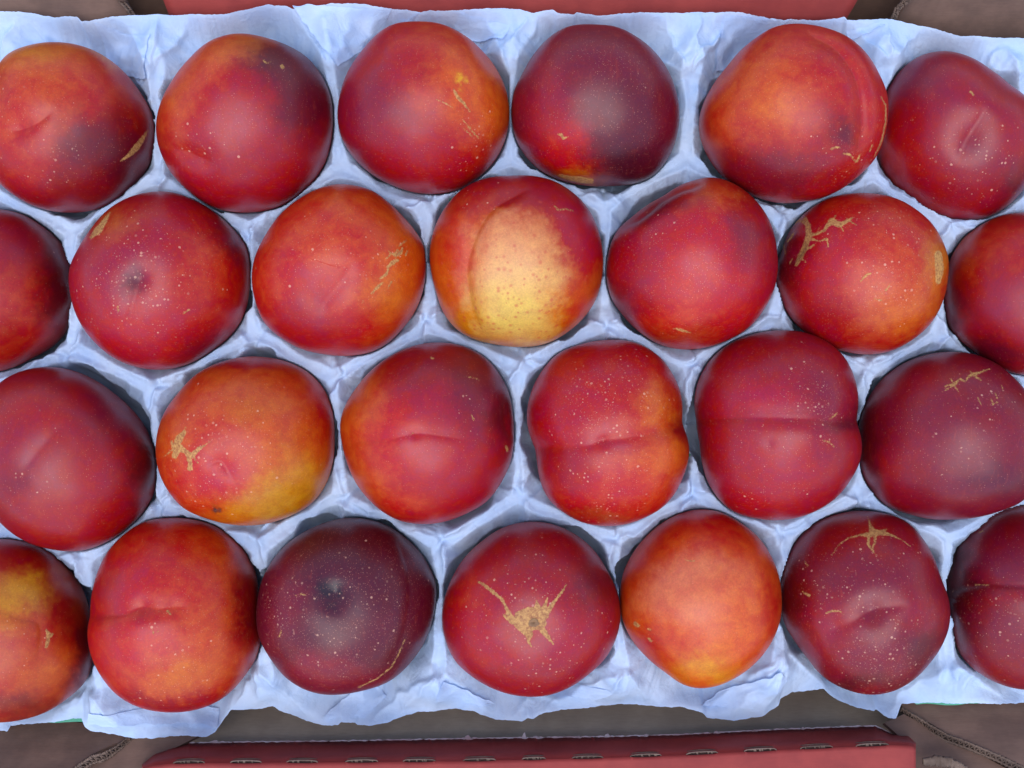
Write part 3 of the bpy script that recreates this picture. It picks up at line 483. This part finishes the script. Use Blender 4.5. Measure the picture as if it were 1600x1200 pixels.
# the dry round stem scar in the middle of the star shaped russet
def stem_scar(owner, px, py, rpx, depth):
    f = next(f for f in F if f['label'] == owner['label']); me = owner.data
    co = np.zeros(len(me.vertices) * 3, np.float32); me.vertices.foreach_get('co', co); co = co.reshape(-1, 3).astype(float)
    Wd = co + f['C']; X, Y = project(Wd); up = co[:, 2] > 0
    V = []; n = 22
    for k in range(4):
        rr_ = rpx * (1, .72, .42, .12)[k]
        for a in np.linspace(0, 2 * math.pi, n + 1)[:-1]:
            x = px + rr_ * math.cos(a) * (1 + .12 * math.sin(3 * a + k)); y = py + .8 * rr_ * math.sin(a)
            d = np.hypot(X - x, Y - y) + (~up) * 1e6; z = Wd[np.argmin(d), 2]
            V.append(at(x, y, z + (.0001, .0004, .0004, .0002)[k] + random.uniform(-.00022, .00022)) - f['C'])
    Fc = [[k * n + i, k * n + (i + 1) % n, (k + 1) * n + (i + 1) % n, (k + 1) * n + i] for k in range(3) for i in range(n)] + [[3 * n + i for i in range(n)]]
    mesh_obj('stem_scar', V, [list(reversed(q)) for q in Fc], M_stem, owner, smooth=True)
M_stem = board_material('dry_stem_scar', (158, 118, 80), (112, 80, 62), 0, 0.9, 0.7, (190, 150, 110))
for o_ in list(C.objects):
    if o_.get('label', '').startswith('red nectarine in the bottom row with a large tan star'): stem_scar(o_, 834, 973, 8.5, .001)


# ------------------------------------------------------------------ tissue paper over the moulded tray
MM = 0.001
ZP = -0.006
TOP = [(-90,16),(0,18),(50,20),(88,28),(104,26),(121,27),(127,33),(160,29),(205,23),(270,23),(355,22),(385,15),(420,7),(448,9),(456,14),(470,12),(520,6),(564,5),(597,12),(640,16),(658,21),(672,17),(716,16),(760,13),(813,14),(834,19),(864,15),(872,21),(898,22),(900,19),(935,24),(969,21),(1060,20),(1141,18),(1161,20),(1190,26),(1225,33),(1229,31),(1276,32),(1321,26),(1323,31),(1398,31),(1438,40),(1470,49),(1502,56),(1560,58),(1600,60),(1690,64)]
BOT = [(-90,1141),(15,1141),(17,1133),(60,1131),(112,1124),(128,1122),(134,1136),(145,1143),(170,1148),(196,1152),(236,1153),(290,1150),(324,1149),(337,1143),(351,1122),(361,1109),(402,1109),(425,1104),(439,1112),(472,1126),(506,1132),(530,1132),(532,1128),(554,1130),(558,1134),(577,1134),(604,1129),(655,1112),(712,1108),(739,1109),(773,1126),(817,1126),(824,1121),(834,1121),(851,1112),(900,1108),(935,1105),(976,1100),(1002,1103),(1026,1105),(1060,1102),(1097,1112),(1104,1121),(1148,1127),(1188,1119),(1217,1102),(1220,1092),(1239,1082),(1243,1083),(1286,1075),(1296,1085),(1310,1095),(1343,1107),(1367,1112),(1369,1109),(1387,1121),(1398,1121),(1409,1100),(1431,1099),(1500,1098),(1600,1100),(1690,1100)]
TOP = np.array(TOP, float); BOT = np.array(BOT, float)
ZT, ZB = -0.004, -0.012
CELL = 1.10
def sheet_height(X, Y, lower=0.0):
    """height of the cell tray (m) at world X, Y"""
    cs = np.array([f['C'] for f in F]); R = np.array([f['R'] for f in F])
    wX = X + 1.1 * MM * perlin(X / (14 * MM), Y / (14 * MM), 21); wY = Y + 1.1 * MM * perlin(X / (14 * MM) + 9, Y / (14 * MM), 22)
    d = np.stack([np.hypot(wX - c[0], wY - c[1]) for c in cs]) 
    idx = np.argsort(d - R[:, None] * 0.5, axis=0)[:2]
    ar = np.arange(X.size)
    d1 = d[idx[0], ar]; d2 = d[idx[1], ar]
    e = (d2 - R[idx[1]] * .5 - d1 + R[idx[0]] * .5) / 2
    c1 = cs[idx[0]]; r1 = R[idx[0]]
    th = np.arctan2(Y - c1[:, 1], X - c1[:, 0])
    # radial pleats
    pl = ridged(th * 3.2 + idx[0] * 7.7, d1 / (40 * MM), 31) * 0.75 + ridged(th * 8 + idx[0] * 3.3, d1 / (26 * MM), 33) * 0.35 + ridged(th * 21 + idx[0] * 1.3, d1 / (12 * MM), 37) * 0.14
    po = sm(0.05, 0.5, perlin(th * 1.5 + idx[0] * 5.1, idx[0] * 1.7, 35))
    rc = r1 * (0.99 + 0.10 * po) + .8 * MM * perlin(th * 5 + idx[0] * 2.1, idx[0] * 1.7, 36)
    q = np.clip(d1 / rc, 0, 1)
    bowl = -0.028 * np.sqrt(np.clip(1 - q ** 3, 0, 1))
    inside = sm(0.0, 14 * MM, np.minimum(Y - YB0, YT0 - Y))
    crest = ZP + 2.2 * MM + 3.6 * MM * inside + 1.8 * MM * fbm(X / (26 * MM), Y / (26 * MM), 41, 2)
    ec = np.minimum(e, np.maximum(0, (d1 - r1 * 1.0) * 0 + 15 * MM))
    out = sm(15 * MM, 30 * MM, e)
    sl_ = 1.25 * np.maximum(0, ec - .8 * MM) * (1 - out) + out * 4.5 * MM
    tent = crest - sl_ - 2.2 * MM * np.exp(-((d1 - r1) / (3.5 * MM)) ** 2)
    z = np.minimum(tent, bowl + ZP * 0.4)
    wpl = np.exp(-np.clip((d1 - rc) / (14 * MM), 0, None)) * sm(0.9, 1.02, q)
    z = z + pl * 2.0 * MM * wpl * sm(0, 2.5 * MM, e)
    return z, q, e
YT0 = 560 * S; YB0 = -505 * S
def fruit_limit(X, Y, z, gap):
    for f in F:
        dx = X - f['C'][0]; dy = Y - f['C'][1]; d = np.hypot(dx, dy)
        m = d < f['R'] * 1.25
        if not m.any(): continue
        th = np.arctan2(dy[m], dx[m]); r = np.interp(th, np.r_[f['tt'], math.pi], np.r_[f['ri'], f['ri'][0]])
        # shift: the silhouette is square to the line of sight, the fruit leans with it a little
        q = d[m] / (r + 0.5 * MM); zz = f['C'][2] - f['R'] * 0.97 * np.sqrt(np.clip(1 - q * q, 0, 1)) - gap
        zm = z[m]; z[m] = np.where(q < 1, np.minimum(zm, zz), zm)
    return z
CREASES = []
for j_, es in (((245,120),((250,26),(196,34),(300,24))), ((528,125),((459,14),(600,16),(556,8),(505,12))), ((798,120),((758,18),(850,22),(700,24))),
               ((1072,130),((1040,24),(1150,24),(975,26),(1096,22))), ((1385,110),((1330,34),(1440,46),(1382,36))), ((140,1075),((138,1136),(70,1126),(190,1148))),
               ((402,1035),((340,1140),(398,1108),(470,1122))), ((688,1040),((578,1128),(680,1110),(762,1120),(620,1122))), ((974,1038),((850,1116),(938,1102),(1012,1102))),
               ((1222,1010),((1108,1118),(1205,1104),(1290,1076),(1150,1122))), ((1478,1030),((1400,1114),(1500,1096),(1580,1098))), ((262,1108),((240,1150),(300,1148))), ((832,1092),((800,1124),(880,1108))),
               ((30,20),((70,66),(0,80))), ((1560,60),((1540,130),(1600,140))), ((830,20),((800,60),(880,40))), ((1180,24),((1140,60),(1090,80)))):
    for e_ in es: CREASES.append((j_, e_))
for (x_, y_) in ((250,320),(390,370),(670,310),(945,300),(1215,330),(1480,350),(110,560),(250,600),(395,540),(540,590),(668,500),(820,560),(948,510),(1080,570),(1215,490),(1345,570),(1480,520),(130,860),(250,790),(405,830),(540,780),(690,840),(815,770),(960,840),(1080,770),(1215,830),(1340,780)):
    an_ = random.uniform(0, 6.28)
    for k_ in range(3):
        a2 = an_ + k_ * 2.09 + random.uniform(-.5, .5); CREASES.append(((x_, y_), (x_ + 42 * math.cos(a2), y_ + 42 * math.sin(a2))))
def sheet(name, nx, ny, top, bot, mat, dz, crumple, zt, zb, x0=-80, x1=1680, parent=None, jag=1.0):
    xs = np.linspace(x0, x1, nx); k0 = at(1, 0, ZP)
    yt = np.interp(xs, top[:, 0], top[:, 1]) + jag * perlin(xs / 9.0, xs * 0, 51) + .6 * jag * perlin(xs / 3.5, xs * 0, 52)
    yb = np.interp(xs, bot[:, 0], bot[:, 1]) + jag * perlin(xs / 9.0, xs * 0 + 3, 53) + .6 * jag * perlin(xs / 3.5, xs * 0 + 3, 54)
    Yt = -(yt - 600) * S * (D - zt) / D; Yb = -(yb - 600) * S * (D - zb) / D
    Xw = (xs - 800) * S * (D - ZP) / D
    Xtop = (xs - 800) * S * (D - zt) / D; Xbot = (xs - 800) * S * (D - zb) / D
    v = np.linspace(0, 1, ny)[:, None]
    Yg = (Yb[None, :] * (1 - v) + Yt[None, :] * v)
    bl = np.clip((v - 0.06) / -0.06, 0, 1)
    Xg = Xw[None, :] * np.ones_like(v) + (Xbot - Xw)[None, :] * np.clip(1 - v / .06, 0, 1) + (Xtop - Xw)[None, :] * np.clip(1 - (1 - v) / .06, 0, 1)
    X = Xg.ravel(); Y = Yg.ravel()
    z, q, e = sheet_height(X, Y)
    if crumple:
        wx = X + 3 * MM * perlin(X / (20 * MM), Y / (20 * MM), 61); wy = Y + 3 * MM * perlin(X / (20 * MM), Y / (20 * MM), 62)
        cr = 3.0 * MM * facets(wx / (22 * MM), wy / (17 * MM), 63) + 0.8 * MM * facets(wx / (8 * MM) + 5, wy / (9 * MM), 64) + .12 * MM * facets(wx / (3 * MM), wy / (3 * MM), 65)
        cr += .5 * MM * ridged(wx / (13 * MM), wy / (13 * MM), 66) * sm(-.2, .4, perlin(wx / (30 * MM), wy / (30 * MM), 68)) + .07 * MM * ridged(wx / (3.2 * MM), wy / (3.2 * MM), 67)
        z = z + crumple * cr
        k = S * (D - ZP) / D; PX = 800 + X / k; PY = 600 - Y / k
        for a_, b_ in CREASES:
            m_ = (PX > min(a_[0], b_[0]) - 45) & (PX < max(a_[0], b_[0]) + 45) & (PY > min(a_[1], b_[1]) - 45) & (PY < max(a_[1], b_[1]) + 45)
            jx = 5 * perlin(PX[m_] / 22, PY[m_] / 22, 77)
            dd, tt_, ss, _ = polydist(PX[m_] + jx, PY[m_] + jx, [a_, b_])
            z[m_] += 2.8 * MM * np.exp(-dd / 10.0) * sm(0, .25, tt_) - 1.0 * MM * np.tanh(ss / 2.5) * np.exp(-dd / 18.0) * sm(0, .25, tt_)
    dt = (Yt[None, :] - Yg).ravel(); db = (Yg - Yb[None, :]).ravel()
    zbn = zb + 2.5 * MM * perlin(X / (13 * MM), Y / (12 * MM), 71) + .6 * MM * perlin(X / (5 * MM), Y / (5 * MM), 72)
    ztn = zt + 1.6 * MM * perlin(X / (14 * MM), Y / (12 * MM), 73) + .5 * MM * perlin(X / (5 * MM), Y / (5 * MM), 74)
    kb = np.exp(-(db / (7 * MM)) ** 1.5); kt = np.exp(-(dt / (5 * MM)) ** 1.5)
    z = z * (1 - kb) + zbn * kb; z = z * (1 - kt) + ztn * kt
    z = z + dz
    z = fruit_limit(X, Y, z, 0.35 * MM - dz)
    V = np.stack([X, Y, z], 1)
    i = (np.arange(ny - 1)[:, None] * nx + np.arange(nx - 1)[None, :]).reshape(-1)
    Q = np.stack([i, i + 1, i + nx + 1, i + nx], 1)
    return mesh_obj(name, V, Q, mat, parent, smooth=True)
paper = sheet('tissue_paper', 900, 560, TOP, BOT, M_paper, 0.0, 1.0, ZT, ZB)
tag(paper, 'crumpled lilac white tissue paper lining the cells under the nectarines', 'tissue paper')
from mathutils.bvhtree import BVHTree
from mathutils import Vector
bvh = BVHTree.FromPolygons([v.co for v in paper.data.vertices], [tuple(p.vertices) for p in paper.data.polygons])
def fold(c, lift, seed, n=34):
    """loose overlapping layer: four px corners, first edge is the free (lifted) one"""
    c = np.array(c, float); V = []
    u, v = np.meshgrid(np.linspace(0, 1, n), np.linspace(0, 1, n)); u = u.ravel(); v = v.ravel()
    P = (c[0][None] * ((1 - u) * (1 - v))[:, None] + c[1][None] * (u * (1 - v))[:, None] + c[2][None] * (u * v)[:, None] + c[3][None] * ((1 - u) * v)[:, None])
    edge = np.minimum(np.minimum(u, 1 - u), np.minimum(v, 1 - v)); k = np.exp(-edge / .12)
    P[:, 0] += 2.5 * k * perlin(P[:, 0] / 14 + seed, P[:, 1] / 14, 95); P[:, 1] += 2.5 * k * perlin(P[:, 0] / 14 + seed, P[:, 1] / 14, 96)
    for i in range(len(P)):
        w_ = at(P[i, 0], P[i, 1], ZP); h = bvh.ray_cast(Vector((w_[0], w_[1], .02)), Vector((0, 0, -1)))
        z = h[0].z if h[0] is not None else ZP
        V.append([w_[0], w_[1], z])
    V = np.array(V); Z = V[:, 2].reshape(n, n)
    for _ in range(4):
        Zp = np.pad(Z, 1, 'edge'); Z = np.maximum(Z, (Zp[:-2, 1:-1] + Zp[2:, 1:-1] + Zp[1:-1, :-2] + Zp[1:-1, 2:]) / 4)
    V[:, 2] = Z.ravel() + .0003 + lift * (1 - v) ** 2 + .0006 * ridged(P[:, 0] / 40 + seed, P[:, 1] / 26, 97)
    i = (np.arange(n - 1)[:, None] * n + np.arange(n - 1)[None, :]).reshape(-1)
    return mesh_obj('paper_fold', V, np.stack([i, i + 1, i + n + 1, i + n], 1), M_paper, paper, smooth=True)
fold([(458,12),(532,112),(585,50),(612,16)], .0016, 1)
fold([(548,108),(628,30),(660,24),(560,70)], .0012, 2)
fold([(1122,110),(1208,44),(1236,34),(1130,26)], .0012, 3)
fold([(700,46),(786,64),(800,40),(720,22)], .0010, 4)
fold([(1330,62),(1376,46),(1370,40),(1322,48)], .0016, 5)
fold([(148,92),(232,128),(240,60),(150,38)], .0010, 6)
fold([(136,1134),(336,1142),(330,1120),(140,1112)], .0012, 7)
fold([(500,1128),(560,1080),(600,1100),(566,1130)], .0012, 8)
fold([(1100,1110),(1210,1040),(1228,1060),(1180,1112)], .0014, 9)
fold([(844,1092),(940,1098),(960,1080),(860,1070)], .0010, 10)
fold([(694,1060),(772,1108),(740,1106),(680,1096)], .0010, 11)
# the mint green tray under the paper, its rim showing at the two lower corners
GT = TOP + np.array([0, 16]); GB = BOT.copy(); GB[:, 1] -= 16
GB = np.array([(-90,1138),(66,1135),(100,1134),(131,1133),(150,1120),(300,1070),(400,1050),(1200,1040),(1390,1075),(1428,1096),(1436,1106),(1500,1106),(1556,1103),(1690,1098)], float)
gt = sheet('moulded_tray', 300, 190, GT, GB, M_green, -0.0045, 0, -.016, ZB, jag=0)
tag(gt, 'mint green tray rim peeking out below the paper near the lower corners', 'tray')

# ------------------------------------------------------------------ the cardboard box
box = bpy.data.objects.new('cardboard_box', None); C.objects.link(box); box.location = (0, 0, -0.052)
tag(box, 'open red printed cardboard fruit box with folded flaps and brown corner pieces', 'cardboard box')
BZ = -0.052
def put(o): o.parent = box; o.matrix_parent_inverse.identity(); o.location = (0, 0, -BZ); return o
def board(name, pts, th, mat, parent=None, sub=6, wob=0.0):
    """slab whose upper face follows a polygon of (px, py, z)"""
    P = np.array([at(*p) for p in pts]); n = len(P)
    A_ = np.c_[P[:, :2], np.ones(n)]; co = np.linalg.lstsq(A_, P[:, 2], rcond=None)[0]; P[:, 2] = A_ @ co; P = list(P)
    a, b, c = P[0], P[len(P) // 3], P[2 * len(P) // 3]; nn = np.cross(b - a, c - a); nn /= np.linalg.norm(nn)
    if nn[2] < 0: nn = -nn
    V = P + [p - nn * th for p in P]
    Fc = [list(range(n)), list(range(2 * n - 1, n - 1, -1))] + [[i, i + n, (i + 1) % n + n, (i + 1) % n] for i in range(n)]
    o = mesh_obj(name, V, Fc, mat)
    return o
def ribbon(name, A, B, mat, n=160, rows=5, rough=0.0, seed=0, bow=0.0, bowdir=(0, 0, 1)):
    """surface between two traced lines (px, py, z)"""
    A = np.array(A, float); B = np.array(B, float)
    def res(P):
        L = np.r_[0, np.cumsum(np.hypot(*(P[1:, :2] - P[:-1, :2]).T))]; t = np.linspace(0, L[-1], n)
        return np.stack([np.interp(t, L, P[:, k]) for k in range(3)], 1)
    a = res(A); b = res(B); V = []
    for r in range(rows):
        t = r / (rows - 1); P = a * (1 - t) + b * t
        W = np.stack([at(*p) for p in P])
        W[:, 2] += bow * math.sin(math.pi * t)
        s = np.arange(n) * 1.0
        W += rough * np.stack([perlin(s * .35 + r * 5, s * 0 + seed, 81), perlin(s * .35 + r * 5, s * 0 + seed, 82), perlin(s * .35 + r * 9, s * 0 + seed, 83)], 1)
        V.append(W)
    V = np.concatenate(V); i = (np.arange(rows - 1)[:, None] * n + np.arange(n - 1)[None, :]).reshape(-1)
    return mesh_obj(name, V, np.stack([i, i + n, i + n + 1, i + 1], 1), mat, smooth=True)
def thick(o, t):
    m = o.modifiers.new('solid', 'SOLIDIFY'); m.thickness = t; m.offset = -1; return o
def cut_edge(A, B, seed, parent):
    """raw edge of corrugated board: two liners with a wavy fluting between them"""
    A = np.array(A, float); B = np.array(B, float)
    mid1 = A * .74 + B * .26; mid2 = A * .26 + B * .74
    back1 = mid1.copy(); back1[:, 2] -= .0014; back2 = mid2.copy(); back2[:, 2] -= .0014
    e1 = thick(ribbon('cut_edge', A, mid1, M_edge, 200, 3, .0004, seed), .0004)
    e2 = thick(ribbon('cut_edge', mid2, B, M_edge, 200, 3, .0004, seed + 3), .0004)
    bk = ribbon('fluting', back1, back2, M_flute, 120, 3, .0002, seed)
    n = 260; L = np.r_[0, np.cumsum(np.hypot(*(mid1[1:, :2] - mid1[:-1, :2]).T))]; t = np.linspace(0, L[-1], n)
    pa = np.stack([np.interp(t, L, mid1[:, k]) for k in range(3)], 1); pb = np.stack([np.interp(t, L, mid2[:, k]) for k in range(3)], 1)
    k = (0.5 + 0.5 * np.sin(t / 9.0 * 2 * math.pi + 2.2 * perlin(t / 14, t * 0 + seed, 87)))[:, None]; c = pa * k + pb * (1 - k)
    W = np.stack([at(*p) for p in c]); W2 = W - np.array([0, 0, .002])
    V = np.concatenate([W, W2]); i = np.arange(n - 1)
    wvv = thick(mesh_obj('fluting', V, np.stack([i, i + n, i + n + 1, i + 1], 1), M_edge, smooth=True), .0003)
    for x in (e1, e2, bk, wvv): x.parent = parent
# floor and inner faces
fl = board('floor', [(-170,-90,-.050),(1770,-90,-.050),(1770,1290,-.050),(-170,1290,-.050)], .003, M_kraft); put(fl)
# lower long side: inner ledge (grey brown), then the red flap folded at a perforated line
led = ribbon('inner_wall', [(-150,1082,-.046),(1750,1062,-.046)], [(-150,1192,-.021),(1750,1180,-.021)], M_kraft_grey, 60, 12, 0, 1, .004); thick(led, .003); put(led)
UP = [(219,1197,-.012),(232,1184,-.015),(243,1176,-.016),(268,1167,-.016),(294,1161,-.016),(337,1160,-.016),(530,1158,-.016),(732,1154,-.016),(948,1151,-.016),(1060,1148,-.016),(1212,1140,-.016),(1367,1134,-.016),(1394,1146,-.016),(1421,1151,-.012),(1431,1161,-.006)]
FOLD = [(205,1212,.008),(222,1203,.010),(240,1197,.011),(270,1194,.011),(295,1193,.011),(340,1193,.011),(530,1192,.011),(732,1190,.011),(948,1185,.011),(1060,1181,.011),(1212,1173,.011),(1367,1166,.011),(1394,1165,.011),(1421,1166,.011),(1433,1168,.010)]
OUT = [(190,1330,.010),(225,1335,.011),(250,1335,.011),(280,1335,.011),(295,1335,.011),(340,1335,.011),(530,1335,.011),(732,1335,.011),(948,1335,.011),(1060,1335,.011),(1212,1335,.011),(1367,1335,.011),(1394,1335,.011),(1440,1320,.011),(1462,1300,.010)]
lip = bpy.data.objects.new('fold_flap', None); C.objects.link(lip); put(lip); lip.location = (0, 0, -BZ)
# fold strip with real slots cut along the fold: build as ribbon columns, leave holes
SLOTS = [(295,1190,23),(384,1190,23),(472,1190,23),(565,1189.5,24),(655,1188,24),(749,1187.5,24),(834,1187,17),(918,1185,23),(1009,1181.5,23),(1097,1177,23),(1188,1172,24),(1276,1167.5,24),(1363,1163.5,24)]
def interp3(P, x):
    P = np.array(P, float); return np.array([np.interp(x, P[:, 0], P[:, k]) for k in range(3)])
def flap_mesh():
    xs = sorted(set(list(np.linspace(222, 1431, 300)) + [s[0] + k * s[2] for s in SLOTS for k in np.linspace(-1, 1, 13)]))
    rowsU = [0, .2, .45, .7]; V = []; Fc = []; cols = []
    for x in xs:
        u = interp3(UP, x); fo = interp3(FOLD, x); ot = interp3(OUT, x)
        hw = 0.0
        for (sx, sy, w_) in SLOTS:
            if abs(x - sx) < w_: hw = 2.7 * math.sqrt(max(0, 1 - ((x - sx) / w_) ** 2)) ** .7
        jg = 1.1 * float(perlin(np.array([x / 5.0]), np.array([0.5]), 91)[0])
        u = u + np.array([0, jg, 0])
        col = []
        for r in (0, .25, .5, .72): col.append(at(*(u * (1 - r) + (fo - [0, 5.2, .0008]) * r)) if r else at(*u))
        # rounded fold above the slot
        col.append(at(fo[0], fo[1] - 4.8 - (max(0, hw - 2.7)), fo[2] - .0008))
        up_lip = at(fo[0], fo[1] - 1.2 - hw, fo[2] - .0002 - .0016 * (hw > 0) * hw / 2.7); lo_lip = at(fo[0], fo[1] - 1.2 + 0.5 * hw, fo[2])
        col.append(up_lip); col.append(lo_lip); col.append(at(fo[0], fo[1] + 6, fo[2] + .0004))
        for r in (.15, .4, .7, 1): col.append(at(*(fo * (1 - r) + ot * r)))
        cols.append((x, hw, col))
    nr = len(cols[0][2])
    for c in cols: V += c[2]
    for i in range(len(cols) - 1):
        for r in range(nr - 1):
            if r == 5 and (cols[i][1] > .3 or cols[i + 1][1] > .3): continue
            a = i * nr + r; Fc.append([a, a + 1, a + nr + 1, a + nr])
    return V, Fc
V, Fc = flap_mesh()
fm = mesh_obj('red_panel', V, Fc, M_red, lip, smooth=True); thick(fm, .0012)
for k, (sx, sy, w_) in enumerate(SLOTS):
    # raw board showing inside the slot: pale torn rim above, dark flutes within
    n = 18; V = []; rim = []
    fo = interp3(FOLD, sx)
    A = []; B = []; Cc = []
    for t in np.linspace(-1, 1, n):
        x = sx + t * (w_ + 1.5); f3 = interp3(FOLD, x); hw = 3.0 * math.sqrt(max(0, 1 - t * t)) ** .7 + .3
        A.append(at(x, f3[1] - 1.2 - hw - .6, f3[2] + .0003 )); B.append(at(x + random.uniform(-.4, .4), f3[1] - 1.2 - hw + .9 + random.uniform(-.5, .5), f3[2] + .0003))
        Cc.append(at(x, f3[1] + 2.2, f3[2] - .0016))
    VV = np.array(A + B); i = np.arange(n - 1)
    r_ = thick(mesh_obj('slot_rim', VV, np.stack([i, i + n, i + n + 1, i + 1], 1), M_edge, lip), .0003)
    VV = np.array([p - [0, 0, .0022] for p in A] + Cc)
    inn = mesh_obj('slot', VV, np.stack([i, i + n, i + n + 1, i + 1], 1), M_kraft, lip)
    # flutes: little ridges across the slot
    fv = []; ff = []
    for q in range(5):
        x = sx - w_ * .8 + random.uniform(0, 1.5) * w_; f3 = interp3(FOLD, x); hw = 3.2 * math.sqrt(max(0, 1 - ((x - sx) / w_) ** 2))
        b0 = len(fv)
        for (dx, dy, dz) in ((0, -hw, -.0002), (2.0, -hw, -.0002), (3.0, .6 * hw, -.0006), (1.0, .6 * hw, -.0006)):
            fv.append(at(x + dx + random.uniform(-.5, .5), f3[1] - 1.2 + dy, f3[2] + dz))
        ff.append([b0, b0 + 1, b0 + 2, b0 + 3])
    fo_ = mesh_obj('fluting', fv, ff, M_edge, lip)
# torn white nicks along the red flap's inner edge
for (x, wd, hh) in [(338,11,4),(732,9,6),(820,5,9),(838,9,3),(950,8,5),(1120,7,3),(1255,4,3),(905,5,2),(640,5,2),(1180,6,2),(450,6,2),(1010,5,3)]:
    u = interp3(UP, x); pts = []
    V = [at(x - wd, u[1] + 1.5, u[2] + .0004), at(x - wd * .5, u[1] - hh * .7, u[2] + .001), at(x, u[1] - hh, u[2] + .0012), at(x + wd * .4, u[1] - hh * .2, u[2] + .001), at(x + wd, u[1] + 1, u[2] + .0004), at(x + wd * .3, u[1] + hh * .9, u[2] + .0008)]
    nk = mesh_obj('torn_nick', V, [[0, 1, 2, 3, 4, 5]], M_liner, lip); thick(nk, .0003)
UPt = np.array(UP, float)[2:-2]; UPa = UPt.copy(); UPa[:, 1] -= 1.2; UPa[:, 2] += .0005; UPb = UPt.copy(); UPb[:, 1] += .9; UPb[:, 2] += .0006
tl = ribbon('torn_edge', UPa, UPb, M_liner, 420, 3, .00045, 9); tl.parent = lip
# lower left corner piece with its raw edge
def corner(name, pts, eA, eB, seed, mat=M_kraft, th=.003):
    o = board(name, pts, th, mat); put(o)
    if eA: cut_edge(eA, eB, seed, o)
    return o
corner('corner_flap', [(-160,1120,-.020),(60,1122,-.020),(198,1140,-.018),(203,1154,-.0155),(178,1162,-.014),(160,1170,-.012),(138,1182,-.010),(112,1202,-.006),(96,1300,.014),(-160,1300,.014)],
       [(200,1150,-.0145),(180,1166,-.012),(160,1176,-.010),(143,1180,-.009),(128,1190,-.007),(112,1201,-.005),(95,1215,-.003)],
       [(210,1154,-.017),(192,1168,-.015),(172,1184,-.013),(160,1190,-.012),(145,1193,-.011),(128,1206,-.009),(110,1222,-.007)], 3)
corner('corner_flap', [(1404,1092,-.019),(1760,1085,-.020),(1760,1290,.012),(1620,1206,-.002),(1560,1178,-.006),(1508,1158,-.009),(1482,1147,-.011),(1450,1128,-.014),(1412,1108,-.017)],
       [(1408,1106,-.0165),(1430,1118,-.014),(1455,1134,-.0115),(1482,1149,-.0095),(1508,1158,-.008),(1560,1180,-.005),(1620,1208,-.001)],
       [(1408,1118,-.019),(1428,1130,-.017),(1452,1146,-.015),(1478,1160,-.013),(1502,1168,-.0115),(1556,1190,-.009),(1616,1220,-.005)], 9)
# brown inner gusset seen between the corner pieces and the red flap
g1 = board('gusset', [(1380,1128,-.0145),(1408,1112,-.0195),(1640,1235,-.012),(1640,1300,.002),(1440,1300,.004),(1438,1180,-.002)], .002, M_kraft); put(g1)
g2 = board('gusset', [(200,1150,-.0185),(330,1138,-.0175),(262,1176,-.010),(215,1215,-.006),(60,1300,-.004),(60,1240,-.008)], .002, M_kraft); put(g2)
# raw board end at the lower right
rg = ribbon('cut_edge', [(1443,1188,.002),(1462,1183,.001),(1485,1186,.001),(1505,1196,.001),(1530,1215,.001)], [(1443,1196,.000),(1462,1197,-.001),(1485,1199,-.001),(1500,1206,-.001),(1520,1230,-.001)], M_edge, 80, 4, .0005, 5); thick(rg, .001); put(rg)
# upper long side: red flap sloping down under the paper, dark gaps, brown corner flaps
uf = ribbon('red_panel', [(225,-80,.000),(1385,-80,.000)], [(268,33,-.015),(1318,38,-.015)], M_red, 80, 10, .0002, 7, .001); thick(uf, .003); put(uf)
uw = ribbon('inner_wall', [(-200,-60,-.020),(1800,-60,-.020)], [(-200,62,-.044),(1800,62,-.044)], M_kraft, 40, 4, 0, 2); thick(uw, .003); put(uw)
o1 = ribbon('corner_flap', [(-160,-90,.002),(160,-90,.002),(183,0,-.006)], [(-160,70,-.014),(120,62,-.014),(216,36,-.013)], M_kraft, 60, 8, .0002, 11, .001); thick(o1, .003); put(o1)
o2 = ribbon('corner_flap', [(1424,-4,.000),(1470,-90,.010),(1780,-90,.010)], [(1385,50,-.019),(1470,92,-.026),(1780,110,-.030)], M_kraft, 60, 8, .0002, 13, .001); thick(o2, .003); put(o2)
cut_edge([(172,-20,-.002),(183,0,-.0045),(196,14,-.007),(207,30,-.010)], [(178,-24,-.004),(190,-2,-.0065),(203,12,-.009),(214,28,-.012)], 21, o1)
cut_edge([(1432,-10,.002),(1424,0,.000),(1406,14,-.003),(1396,40,-.010)], [(1422,-12,.000),(1413,-1,-.002),(1398,13,-.005),(1388,40,-.012)], 25, o2)
for o in (lip,): pass
for x in (box.children): pass
# outer walls of the box and the ground it stands on
for nm, p, q in (('outer_wall', (-170,-92), (1770,-92)), ('outer_wall', (-170,1292), (1770,1292)), ('outer_wall', (-172,-92), (-172,1292)), ('outer_wall', (1772,-92), (1772,1292))):
    a = at(p[0], p[1], 0); b = at(q[0], q[1], 0); z0, z1 = BZ, -.004
    V = []; dn = np.array([-(b - a)[1], (b - a)[0], 0]); dn = dn / np.linalg.norm(dn) * .0015
    for pt in (a - dn, b - dn, b + dn, a + dn): V += [[pt[0], pt[1], z0], [pt[0], pt[1], z1]]
    o = mesh_obj(nm, V, [[0, 2, 3, 1], [2, 4, 5, 3], [4, 6, 7, 5], [6, 0, 1, 7], [1, 3, 5, 7], [0, 6, 4, 2]], M_red); put(o)
gd = mesh_obj('ground', [(-30, -30, -.056), (30, -30, -.056), (30, 30, -.056), (-30, 30, -.056)], [[0, 1, 2, 3]], M_ground); tag(gd, kind='structure')
